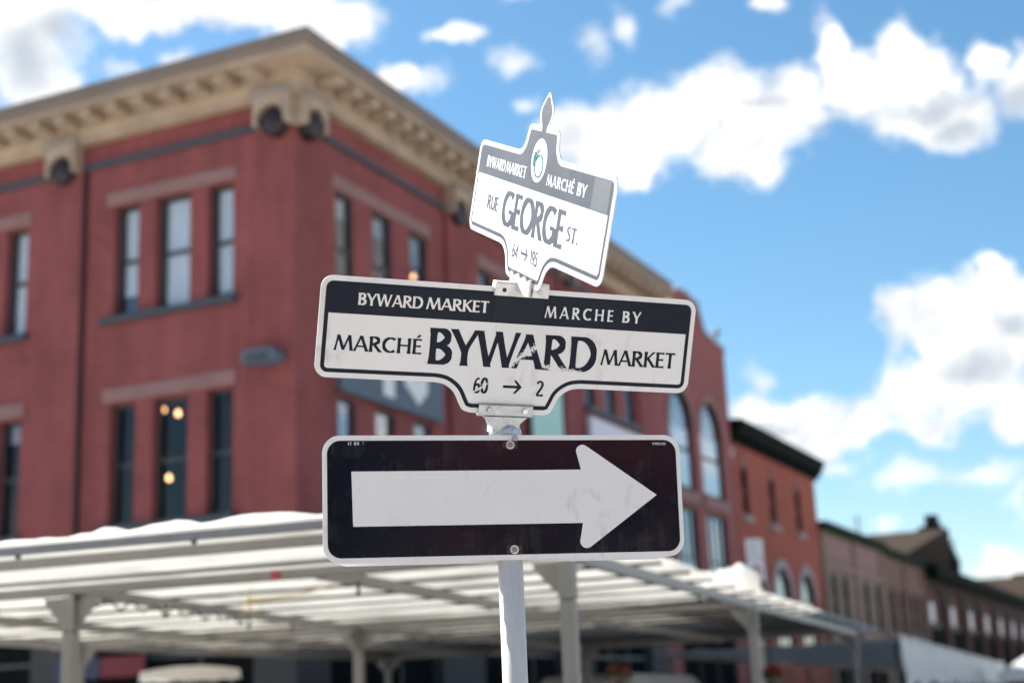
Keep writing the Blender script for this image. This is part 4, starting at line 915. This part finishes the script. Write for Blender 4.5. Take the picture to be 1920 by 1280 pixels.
GL = {
 'A': (0.76, [st(0.05, 0, 0.37, 1.0, h * .95), st(0.37, 1.0, 0.70, 0, s, 1.15), [(0.16, .32, h), (0.58, .32, h)]]),
 'B': (0.62, [st(0.12, 0, 0.12, 1, s), bowl(0.1, 1.0, .50, .37), bowl(0.1, .55, 0, .42)]),
 'C': (0.74, [arc(.44, .5, .36, .445, 52, 308, 26, s, h)]),
 'D': (0.78, [st(0.12, 0, 0.12, 1, s), bowl(0.1, 1.0, 0, .58)]),
 'E': (0.54, [st(0.12, 0, 0.12, 1, s), arm(.12, 1 - h / 2, .49, h), arm(.12, .52, .45, h), arm(.12, h / 2, .51, h)]),
 'G': (0.82, [arc(.44, .5, .36, .445, 50, 330, 28, s, h), st(.72, 0.08, .72, .46, s, 1.1, 0.0), arm(.74, .43, .48, h * .8)]),
 'H': (0.80, [st(0.12, 0, 0.12, 1, s), st(0.66, 0, 0.66, 1, s), [(.12, .52, h), (.66, .52, h)]]),
 'K': (0.68, [st(0.12, 0, 0.12, 1, s), st(.14, .46, .58, 1, h, 1.15), st(.24, .58, .62, 0, s, 1.1)]),
 'M': (1.00, [st(.07, 0, .22, 1, h * .9), st(.22, 1, .50, .06, s, 1.0, 0.02), st(.50, .06, .78, 1, h * .9, 1.0, 0.02), st(.78, 1, .92, 0, s, 1.15)]),
 'O': (0.88, [arc(.44, .5, .36, .445, 0, 360, 34, s, h)]),
 'R': (0.68, [st(0.12, 0, 0.12, 1, s), bowl(0.1, 1.0, .47, .40), st(.26, .52, .62, 0, s, 1.15)]),
 'S': (0.52, [[(.43, .86, h * 1.2), (.36, .93, h), (.26, .94, h), (.15, .88, s * .8), (.10, .76, s), (.14, .64, s), (.25, .54, s), (.36, .44, s), (.42, .32, s), (.40, .18, s), (.31, .08, s * .8), (.20, .06, h), (.07, .13, h * 1.2)]]),
 'T': (0.60, [st(.30, 0, .30, .98, s), [(.02, 1 - h / 2, h * 1.5), (.10, 1 - h / 2, h), (.50, 1 - h / 2, h), (.58, 1 - h / 2, h * 1.5)]]),
 'U': (0.74, [[(.12, 1.05, s * 1.3), (.12, .9, s * 1.05), (.12, .7, s), (.12, .36, s)] + arc(.365, .33, .245, .27, 180, 360, 14, s, h) + [(.61, .7, s * .9), (.61, .9, s), (.61, 1.05, s * 1.25)]]),
 'W': (1.10, [st(.06, 1, .30, .0, s, 1.1), st(.30, 0, .53, 1, h * .9, 1.1), st(.53, 1, .77, 0, s, 1.1), st(.77, 0, 1.02, 1, h * .9)]),
 'Y': (0.68, [st(.05, 1, .33, .42, s, 1.1, 0.05), st(.62, 1, .35, .42, h, 1.15, 0.05), st(.34, 0, .34, .5, s)]),
 '0': (0.56, [arc(.28, .5, .20, .445, 0, 360, 30, s * .8, h)]),
 '1': (0.36, [st(.22, 0, .22, 1, s * .85, 1.0), [(.06, .82, h), (.22, .94, h)]]),
 '2': (0.52, [[(.07, .78, h), (.12, .89, h), (.24, .945, h), (.36, .88, s * .8), (.40, .74, s * .85), (.34, .55, s * .8), (.20, .30, s * .8), (.07, .10, h)], arm(.05, h / 2, .47, h)]),
 '4': (0.56, [st(.38, 0, .38, 1, s * .8, 1.0), st(.06, .28, .40, 1, h * .9, 1.0), [(.04, .28, h), (.52, .28, h)]]),
 '5': (0.52, [[(.43, .94, h), (.13, .94, h)], [(.14, .98, s * .7), (.12, .56, s * .7)], [(.11, .56, h)] + arc(.20, .325, .215, .27, 85, -150, 18, s * .8, h)]),
 '6': (0.54, [arc(.27, .31, .18, .26, 0, 360, 24, s * .75, h), [(.42, .90, h), (.30, .93, h), (.18, .80, s * .7), (.10, .55, s * .75), (.09, .32, s * .75)]]),
 '9': (0.54, [arc(.27, .69, .18, .26, 0, 360, 24, s * .75, h), [(.45, .68, s * .75), (.44, .45, s * .75), (.36, .20, s * .7), (.24, .07, h), (.12, .10, h)]]),
 '.': (0.24, [[(.04, .08, .16), (.20, .08, .16)]]), ' ': (0.36, []),
}
GL['É'] = (GL['E'][0], GL['E'][1] + [[(.22, 1.06, h * .7), (.40, 1.24, h * 1.3)]])
def clip(poly, y0, y1):
    for (lim, sg) in ((y0, 1), (y1, -1)):
        out_ = []
        for k in range(len(poly)):
            p, q = poly[k], poly[(k + 1) % len(poly)]; ip, iq = (p[1] - lim) * sg >= 0, (q[1] - lim) * sg >= 0
            if ip: out_.append(p)
            if ip != iq: t = (lim - p[1]) / (q[1] - p[1]); out_.append((p[0] + (q[0] - p[0]) * t, lim))
        poly = out_
        if len(poly) < 3: return []
    return poly
def word(text, x0, x1, yb, yt, z, name, m, parent, track=0.0, weight=1.0, flip=False):
    wd = sum(GL[c][0] + track for c in text) - track - 0.08; sx = (x1 - x0) / wd; H = yt - yb; mb = MB(); pen = -0.04
    for c in text:
        adv, strokes = GL[c]
        for si, S_ in enumerate(strokes):
            acc = c == 'É' and si == len(strokes) - 1; L_, R_ = [], []
            for k, (px, py, w) in enumerate(S_):
                a, b = S_[max(k - 1, 0)], S_[min(k + 1, len(S_) - 1)]
                if k == 0 and len(S_) > 20 and abs(S_[0][0] - S_[-1][0]) < 1e-6 and abs(S_[0][1] - S_[-1][1]) < 1e-6: a = S_[-2]
                if k == len(S_) - 1 and len(S_) > 20 and abs(S_[0][0] - S_[-1][0]) < 1e-6 and abs(S_[0][1] - S_[-1][1]) < 1e-6: b = S_[1]
                dx, dy = b[0] - a[0], b[1] - a[1]; L = math.hypot(dx, dy) or 1; nx, ny = -dy / L * w * weight / 2, dx / L * w * weight / 2
                L_.append((px + nx, py + ny)); R_.append((px - nx, py - ny))
            for k in range(len(S_) - 1):
                q = clip([L_[k], R_[k], R_[k + 1], L_[k + 1]], *((0.0, 1.0) if not acc else (0, 9)))
                if not q: continue
                P3 = []
                for (u, v) in q:
                    X, Y_ = x0 + (pen + u) * sx, yb + v * H
                    if flip: X, Y_ = x0 + x1 - X, yb + yt - Y_
                    P3.append((X, Y_, z + 0.00004 * si))
                mb.poly(P3)
        pen += adv + track
    return mb.build(name, m, parent)
def rrect(hw, y0, y1, r, n=8):
    out_ = []
    for (cx, cy, t0) in ((hw - r, y1 - r, 0), (-hw + r, y1 - r, 90), (-hw + r, y0 + r, 180), (hw - r, y0 + r, 270)):
        out_ += [(cx + r * math.cos(math.radians(t0 + 90 * k / n)), cy + r * math.sin(math.radians(t0 + 90 * k / n))) for k in range(n + 1)]
    return out_
def smooth_path(keys, n=6):
    out_ = []
    for k in range(len(keys) - 1):
        p0, p1, p2, p3 = keys[max(k - 1, 0)], keys[k], keys[k + 1], keys[min(k + 2, len(keys) - 1)]
        for j in range(n):
            t = j / n; out_.append(tuple(0.5 * (2 * p1[i] + (p2[i] - p0[i]) * t + (2 * p0[i] - 5 * p1[i] + 4 * p2[i] - p3[i]) * t * t + (3 * p1[i] - p0[i] - 3 * p2[i] + p3[i]) * t ** 3) for i in (0, 1)))
    return out_ + [keys[-1]]
def plate_outline(hw, top, bot, rad, tab, toptab=None):
    """Counter-clockwise outline: rounded plate with a stem below and, for the finial plate, a crest above."""
    P = []
    c = lambda cx, cy, t0: [(cx + rad * math.cos(math.radians(t0 + 90 * k / 8)), cy + rad * math.sin(math.radians(t0 + 90 * k / 8))) for k in range(9)]
    P += c(hw - rad, top - rad, 0)
    if toptab: P += toptab
    P += c(-hw + rad, top - rad, 90) + c(-hw + rad, bot + rad, 180) + tab + c(hw - rad, bot + rad, 270)
    return P
def inset(P, d):
    n = len(P); out_ = []
    for k in range(n):
        a, b, c = P[k - 1], P[k], P[(k + 1) % n]
        n1 = (-(b[1] - a[1]), b[0] - a[0]); n2 = (-(c[1] - b[1]), c[0] - b[0]); l1 = math.hypot(*n1) or 1e-9; l2 = math.hypot(*n2) or 1e-9
        nx, ny = n1[0] / l1 + n2[0] / l2, n1[1] / l1 + n2[1] / l2; L = math.hypot(nx, ny) or 1e-9; cs = max(0.5, L / 2); out_.append((b[0] + nx / L * d / cs, b[1] + ny / L * d / cs))
    return out_
def clip_top(P, y):
    out_ = []
    for k in range(len(P)):
        p, q = P[k], P[(k + 1) % len(P)]; ip, iq = p[1] <= y, q[1] <= y
        if ip: out_.append(p)
        if ip != iq: t = (y - p[1]) / (q[1] - p[1]); out_.append((p[0] + (q[0] - p[0]) * t, y))
    return out_
def layer(P, z, name, m, parent): return MB().poly([(x, y, z) for x, y in P]).build(name, m, parent)
def sheet(P, z0, z1, name, m, parent): return MB().prism(P, lambda a, b, d: (a, b, d), z0, z1).build(name, m, parent)
def disc(cx, cy, r, z0, z1, name, m, parent, n=18, dome=0.0, ry=None):
    mb = MB(); ry = ry or r; ring = [(cx + r * math.cos(2 * math.pi * k / n), cy + ry * math.sin(2 * math.pi * k / n)) for k in range(n)]
    mb.prism(ring, lambda a, b, d: (a, b, d), z0, z1)
    return mb.build(name, m, parent)
def arrow_strip(x0, x1, y, hh, w, z, m, parent):
    mb = MB(); mb.poly([(x0, y - w / 2, z), (x1 - w, y - w / 2, z), (x1 - w, y + w / 2, z), (x0, y + w / 2, z)])
    tip = x1
    for sg, dz in ((1, 0.00004), (-1, 0.00008)):
        mb.poly([(tip, y, z + dz), (tip - hh * .95, y + sg * hh, z + dz), (tip - hh * .95 - w * 1.05, y + sg * hh, z + dz), (tip - w * 1.35, y, z + dz)])
    return mb.build('arrow', m, parent)

PX, PY = -0.0265, 3.605
SP = empty('street_sign_post', Matrix.Translation((PX, PY, 0))); tag(SP, 'galvanised sign post carrying a black one way arrow sign and two street name signs', 'sign post')
def part_frame(o, C, x, u):
    x = Vector(x).normalized(); u = Vector(u); u = (u - x * u.dot(x)).normalized(); o.matrix_world = frame_mtx(C, x, u, x.cross(u))
MB().tube([(0, 0, 0), (0, 0, 1.2), (0, 0, 2.262)], 0.0305, 32).build('post', 'polemat', SP, smooth=True)
def child_at(o, C, x, u):
    # plate parts live in their own frame: x along the sign, y up the sign, z out of its face
    x = Vector(x).normalized(); u = Vector(u); u = (u - x * u.dot(x)).normalized()
    o.parent = SP; o.matrix_parent_inverse = Matrix.Identity(4); o.matrix_basis = Matrix.Translation((-PX, -PY, 0)) @ frame_mtx(C, x, u, x.cross(u)); return o

# one way sign
OC, OX, OU = Vector((-0.026, 3.563, 2.093)), (0.9672, 0.254, 0.006), (0.0103, -0.0629, 0.998)
ow = child_at(sheet(rrect(0.4515, -0.1515, 0.1515, 0.042), -0.0025, 0.0, 'one_way_sign', 'sheet_white_cell', None), OC, OX, OU)
ow['label'] = 'black one way sign with a broad white arrow pointing right'
layer(rrect(0.4405, -0.139, 0.139, 0.032), 0.0004, 'black_field', 'sheet_black', ow)
ar = [(-0.3828, 0.0652), (-0.3800, -0.0655), (0.1884, -0.0655)]
ar += [(0.1965 + 0.0172 * math.cos(math.radians(t)), -0.1098 + 0.0172 * math.sin(math.radians(t))) for t in range(185, 306, 15)]
ar += [(0.3842, 0.0012)]
ar += [(0.1945 + 0.0172 * math.cos(math.radians(t)), 0.1103 + 0.0172 * math.sin(math.radians(t))) for t in range(55, 176, 15)] + [(0.1885, 0.0658)]
layer(ar, 0.0008, 'arrow', 'sheet_white_cell', ow)
word('RB 21', -0.390, -0.364, 0.1285, 0.1355, 0.0008, 'lettering', 'sheet_white', ow, 0.12, 0.9, flip=True)
word('OTTAWA', 0.379, 0.414, 0.1263, 0.1328, 0.0008, 'lettering', 'sheet_white', ow, 0.05, 0.9, flip=True)
layer([(-0.3546, 0.1300), (-0.3540, 0.1300), (-0.3540, 0.1385), (-0.3546, 0.1385)], 0.0008, 'tick_mark', 'sheet_white', ow)
for (bx_, by_) in ((0.0095, 0.1275), (0.0120, -0.1270)):
    w = disc(bx_, by_, 0.0108, 0.0005, 0.0022, 'washer', 'zinc', ow, 28)
    hx = MB(); hx.prism([(bx_ + 0.0072 * math.cos(math.pi / 3 * k), by_ + 0.0072 * math.sin(math.pi / 3 * k)) for k in range(6)], lambda a, b, d: (a, b, d), 0.0022, 0.0062); hx.build('bolt', 'alu', ow)
    layer([(bx_ + a, by_ + b) for a, b in ([(-0.02, -0.008), (0.018, -0.010), (0.020, 0.010), (-0.018, 0.009)])], 0.0006, 'patch', 'black', ow)
# its twin facing the other way on the back of the post
MBk = MB(); MBk.prism([(x + 0.010, y - 0.004) for x, y in rrect(0.4330, -0.1515, 0.1515, 0.042)], lambda a, b, d: (a, b, d), -0.0785, -0.076)
bk = child_at(MBk.build('one_way_sign', 'sheet_white', None), OC, OX, OU); bk['label'] = 'second sign panel mounted back to back behind the one way sign'
bkf = MB(); bkf.poly([(x + 0.010, y - 0.004, -0.0790) for x, y in rrect(0.4220, -0.139, 0.139, 0.032)]); bkf.build('black_field', 'sheet_black', bk)

# lower street name sign
BC, BX, BU = Vector((0.0052, 3.5056, 2.4803)), (0.931, 0.365, -0.005), (0.1351, -0.3318, 0.9336)
def tab(c=0.0): return smooth_path([(-0.195 + c, -0.1215), (-0.168 + c, -0.1265), (-0.143 + c, -0.1440), (-0.126 + c, -0.1730), (-0.116 + c, -0.1865), (-0.098 + c, -0.1925)]) + smooth_path([(0.098 + c, -0.1925), (0.114 + c, -0.1865), (0.124 + c, -0.1700), (0.137 + c, -0.1440), (0.162 + c, -0.1265), (0.190 + c, -0.1215)])
OL = plate_outline(0.4925, 0.1205, -0.1215, 0.030, tab())
by = child_at(sheet(OL, -0.003, 0.0, 'street_name_sign', 'sheet_white', None), BC, BX, BU); by['label'] = 'long white and navy street name sign above the arrow sign'
layer(inset(OL, 0.0125), 0.0004, 'navy_field', 'sheet_navy', by)
layer(clip_top(inset(OL, 0.0225), 0.032), 0.0008, 'white_field', 'sheet_white', by)
for (a, b, m_) in ((-0.405, -0.062, 'sheet_navy2'), (-0.060, 0.070, 'sheet_navy3'), (0.072, 0.300, 'sheet_navy2')):
    layer([(a, 0.037), (b, 0.036), (b + 0.004, 0.103), (a + 0.004, 0.104)], 0.0006, 'sticker', m_, by)
word('BYWARD', -0.400, -0.2415, 0.0545, 0.0832, 0.0009, 'lettering', 'sheet_white', by, 0, 0.95)
word('MARKET', -0.2310, -0.0735, 0.0545, 0.0832, 0.0009, 'lettering', 'sheet_white', by, 0, 0.95)
word('MARCHE', 0.0765, 0.2610, 0.0520, 0.0812, 0.0009, 'lettering', 'sheet_white', by, 0.26, 0.95)
word('BY', 0.2880, 0.3375, 0.0520, 0.0812, 0.0009, 'lettering', 'sheet_white', by, 0.2, 0.95)
word('MARCHÉ', -0.4495, -0.2350, -0.0558, -0.0185, 0.0012, 'lettering', 'sheet_navy', by, 0.02, 0.95)
word('BYW', -0.2145, 0.0150, -0.0780, 0.0105, 0.0012, 'lettering', 'sheet_navy', by, -0.05, 0.98)
word('A', 0.0060, 0.0760, -0.0780, 0.0080, 0.0012, 'lettering', 'ink_worn', by, 0, 0.98)
word('RD', 0.0860, 0.2240, -0.0790, 0.0095, 0.0012, 'lettering', 'ink_worn2', by, 0.02, 0.98)
word('MARKET', 0.2400, 0.4455, -0.0585, -0.0185, 0.0012, 'lettering', 'sheet_navy', by, 0.0, 0.95)
word('60', -0.0935, -0.0570, -0.1440, -0.1045, 0.0012, 'lettering', 'ink_worn3', by, -0.02, 1.1)
word('2', 0.0725, 0.0915, -0.1453, -0.1055, 0.0012, 'lettering', 'sheet_navy', by, 0, 1.1)
arrow_strip(-0.0168, 0.0330, -0.1245, 0.0165, 0.0068, 0.0012, 'sheet_navy', by)

# upper street name sign with finial crest
GC, GX, GU = Vector((0.0679, 3.3634, 2.7697)), (0.3291, -0.8344, -0.4422), (0.1938, -0.3986, 0.8964)
fx = -0.012
crest = smooth_path([(0.150 + fx, 0.1205), (0.128 + fx, 0.1265), (0.113 + fx, 0.1420), (0.103 + fx, 0.1690), (0.098 + fx, 0.1830), (0.084 + fx, 0.1895)], 5) + [(0.036 + fx, 0.1895)] \
    + smooth_path([(0.024 + fx, 0.1900), (0.030 + fx, 0.1975), (0.040 + fx, 0.2120), (0.042 + fx, 0.2240), (0.032 + fx, 0.2420), (0.014 + fx, 0.2600), (0.0 + fx, 0.2710), (-0.014 + fx, 0.2600), (-0.032 + fx, 0.2420), (-0.042 + fx, 0.2240), (-0.040 + fx, 0.2120), (-0.030 + fx, 0.1975), (-0.024 + fx, 0.1900)], 4) \
    + [(-0.036 + fx, 0.1895)] + smooth_path([(-0.084 + fx, 0.1895), (-0.098 + fx, 0.1830), (-0.103 + fx, 0.1690), (-0.113 + fx, 0.1420), (-0.128 + fx, 0.1265), (-0.150 + fx, 0.1205)], 5)
GLO = plate_outline(0.4550, 0.1212, -0.1212, 0.030, tab(-0.004), crest)
ge = child_at(sheet(GLO, -0.003, 0.0, 'street_name_sign', 'old_white', None), GC, GX, GU); ge['label'] = 'sunlit street name sign with finial crest, set crosswise on top'
crest2 = [(0.142 + fx, 0.1085)] + smooth_path([(0.124 + fx, 0.1130), (0.100 + fx, 0.1340), (0.090 + fx, 0.1650), (0.085 + fx, 0.1765)], 5) + [(-0.085 + fx, 0.1765)] + smooth_path([(-0.090 + fx, 0.1650), (-0.100 + fx, 0.1340), (-0.124 + fx, 0.1130), (-0.142 + fx, 0.1085)], 5)
GNI = inset(plate_outline(0.4550, 0.1212, -0.1212, 0.030, tab(-0.004)), 0.0125)
layer(GNI, 0.0004, 'navy_field', 'glare_navy', ge)
layer(crest2, 0.0005, 'navy_field', 'glare_navy', ge)
leaf = smooth_path([(-0.014 + fx, 0.1768), (-0.016 + fx, 0.1900), (-0.028 + fx, 0.2060), (-0.033 + fx, 0.2240), (-0.022 + fx, 0.2430), (0.0 + fx, 0.2620), (0.022 + fx, 0.2430), (0.033 + fx, 0.2240), (0.028 + fx, 0.2060), (0.016 + fx, 0.1900), (0.014 + fx, 0.1768)], 4)
layer(leaf[::-1], 0.0006, 'finial', 'glare_navy', ge)
layer(clip_top(inset(plate_outline(0.4550, 0.1212, -0.1212, 0.030, tab(-0.004)), 0.0225), 0.0335), 0.0008, 'white_field', 'old_white', ge)
layer([(0.335, 0.036), (0.428, 0.036), (0.428, 0.106), (0.335, 0.106)], 0.0007, 'sticker', 'glare_navy3', ge)
em = disc(fx, 0.107, 0.050, 0.0007, 0.0010, 'emblem', 'old_white', ge, 36, ry=0.053)
def ribbon(pts, z, name, m_, parent):
    mb = MB(); L_, R_ = [], []
    for k, (x, y, w) in enumerate(pts):
        a, b = pts[max(k - 1, 0)], pts[min(k + 1, len(pts) - 1)]; dx, dy = b[0] - a[0], b[1] - a[1]; L = math.hypot(dx, dy) or 1
        L_.append((x - dy / L * w / 2, y + dx / L * w / 2, z)); R_.append((x + dy / L * w / 2, y - dx / L * w / 2, z))
    for k in range(len(pts) - 1): mb.quad(L_[k], R_[k], R_[k + 1], L_[k + 1])
    return mb.build(name, m_, parent)
ribbon([(fx + a, 0.107 + b, w) for a, b, w in arc(0.004, -0.014, 0.026, 0.026, 150, -190, 24, 0.007, 0.003)], 0.0013, 'emblem_mark', 'teal', em)
for (dx_, tp) in ((0.0, 0.040), (-0.012, 0.026), (-0.020, 0.012)):
    ribbon([(fx - 0.026 + dx_ * .4, 0.090, 0.006), (fx - 0.022 + dx_ * .7, 0.110, 0.007), (fx - 0.010 + dx_, 0.125, 0.005), (fx + 0.004 + dx_, 0.107 + tp, 0.001)], 0.0014 + 0.0001 * dx_, 'emblem_mark', 'teal', em)
word('BYWARD', -0.3800, -0.2390, 0.0548, 0.0838, 0.0009, 'lettering', 'old_white', ge, 0, 0.95)
word('MARKET', -0.2310, -0.0860, 0.0548, 0.0838, 0.0009, 'lettering', 'old_white', ge, 0, 0.95)
word('MARCHÉ', 0.0570, 0.2270, 0.0552, 0.0822, 0.0009, 'lettering', 'old_white', ge, 0.08, 0.95)
word('BY', 0.2480, 0.3000, 0.0552, 0.0840, 0.0009, 'lettering', 'old_white', ge, 0.05, 0.95)
word('RUE', -0.3310, -0.2480, -0.0505, -0.0140, 0.0012, 'lettering', 'glare_navy', ge, 0.0, 1.1)
word('GEORGE', -0.2080, 0.2080, -0.0766, 0.0130, 0.0012, 'lettering', 'glare_navy', ge, -0.02, 1.12)
word('ST.', 0.2270, 0.2960, -0.0530, -0.0175, 0.0012, 'lettering', 'glare_navy', ge, 0.0, 1.1)
word('64', -0.0980, -0.0570, -0.1420, -0.1075, 0.0012, 'lettering', 'glare_navy', ge, 0, 1.0)
word('195', 0.0270, 0.0770, -0.1405, -0.1050, 0.0012, 'lettering', 'glare_navy', ge, 0, 1.0)
arrow_strip(-0.0380, 0.0110, -0.1225, 0.0155, 0.0065, 0.0012, 'glare_navy', ge)

# lower cast clamp: jaw plates either side of the stem, neck, collar over the post
cl = child_at(MB().bbox((-0.0765, -0.1985, 0.0015), (0.0660, -0.1690, 0.0100), 0.003).build('clamp', 'galv', None), BC, BX, BU)
MB().bbox((-0.0765, -0.2010, -0.0120), (0.0660, -0.1700, -0.0035), 0.003).build('jaw', 'galv', cl)
m = MB(); m.prism([(-0.060, -0.1990), (-0.045, -0.2120), (-0.038, -0.2260), (-0.038, -0.2420), (0.028, -0.2420), (0.028, -0.2260), (0.036, -0.2120), (0.052, -0.1990)], lambda a, b, d: (a, b, d), -0.028, 0.012); m.build('neck', 'galv', cl)
for x in (-0.050, 0.043):
    hx = MB(); hx.prism([(x + 0.0070 * math.cos(math.pi / 3 * k + .3), -0.1830 + 0.0070 * math.sin(math.pi / 3 * k + .3)) for k in range(6)], lambda a, b, d: (a, b, d), 0.0100, 0.0160); hx.build('bolt', 'zinc' if x > 0 else 'galv', cl)
m = MB(); m.tube([(0, 0, 2.205), (0, 0, 2.262), (0, 0, 2.275)], [0.0405, 0.0405, 0.037], 28); col_ = m.build('collar', 'galv', SP, smooth=False)
for (x, z_) in ((-0.030, 2.232), (0.024, 2.236)):
    MB().tube([(x, -0.030, z_), (x, -0.052, z_)], 0.0075, 6).build('bolt', 'galv', col_)
MB().tube([(-0.055, 0.0, 2.224), (0.052, 0.0, 2.224)], 0.0075, 8).build('bolt', 'galv', col_)
# upper cross clamp: channel over the lower sign's top edge, jaws gripping the stem of the upper sign
cu = child_at(MB().bbox((-0.0640, 0.0995, 0.0015), (0.0780, 0.1310, 0.0110), 0.002).build('clamp', 'castalu', None), BC, BX, BU)
MB().bbox((-0.0640, 0.0995, -0.0140), (0.0780, 0.1310, -0.0045), 0.002).build('jaw', 'castalu', cu)
MB().bbox((-0.0630, 0.1312, -0.0150), (0.0770, 0.1350, 0.0120), 0.0012).build('saddle', 'castalu', cu)
for x, m_ in ((-0.040, 'cable'), (0.0535, 'galv')):
    hx = MB(); hx.prism([(x + 0.0058 * math.cos(math.pi / 4 * k), 0.1140 + 0.0058 * math.sin(math.pi / 4 * k)) for k in range(8)], lambda a, b, d: (a, b, d), 0.0110, 0.0135 if m_ == 'galv' else 0.0116); hx.build('bolt', m_, cu)
for zz in (0.0016, -0.0046 - 0.006):
    m = MB(); pts = [(-0.068, -0.215)]
    for k in range(7):
        x = -0.068 + 0.136 * k / 6; pts.append((x, -0.172 - 0.010 * (k % 2)))
    pts += [(0.068, -0.215)]
    m.prism(pts[::-1], lambda a, b, d: (a, b, d), zz, zz + 0.006)
    child_at(m.build('cross_jaw', 'castalu', None), GC, GX, GU)
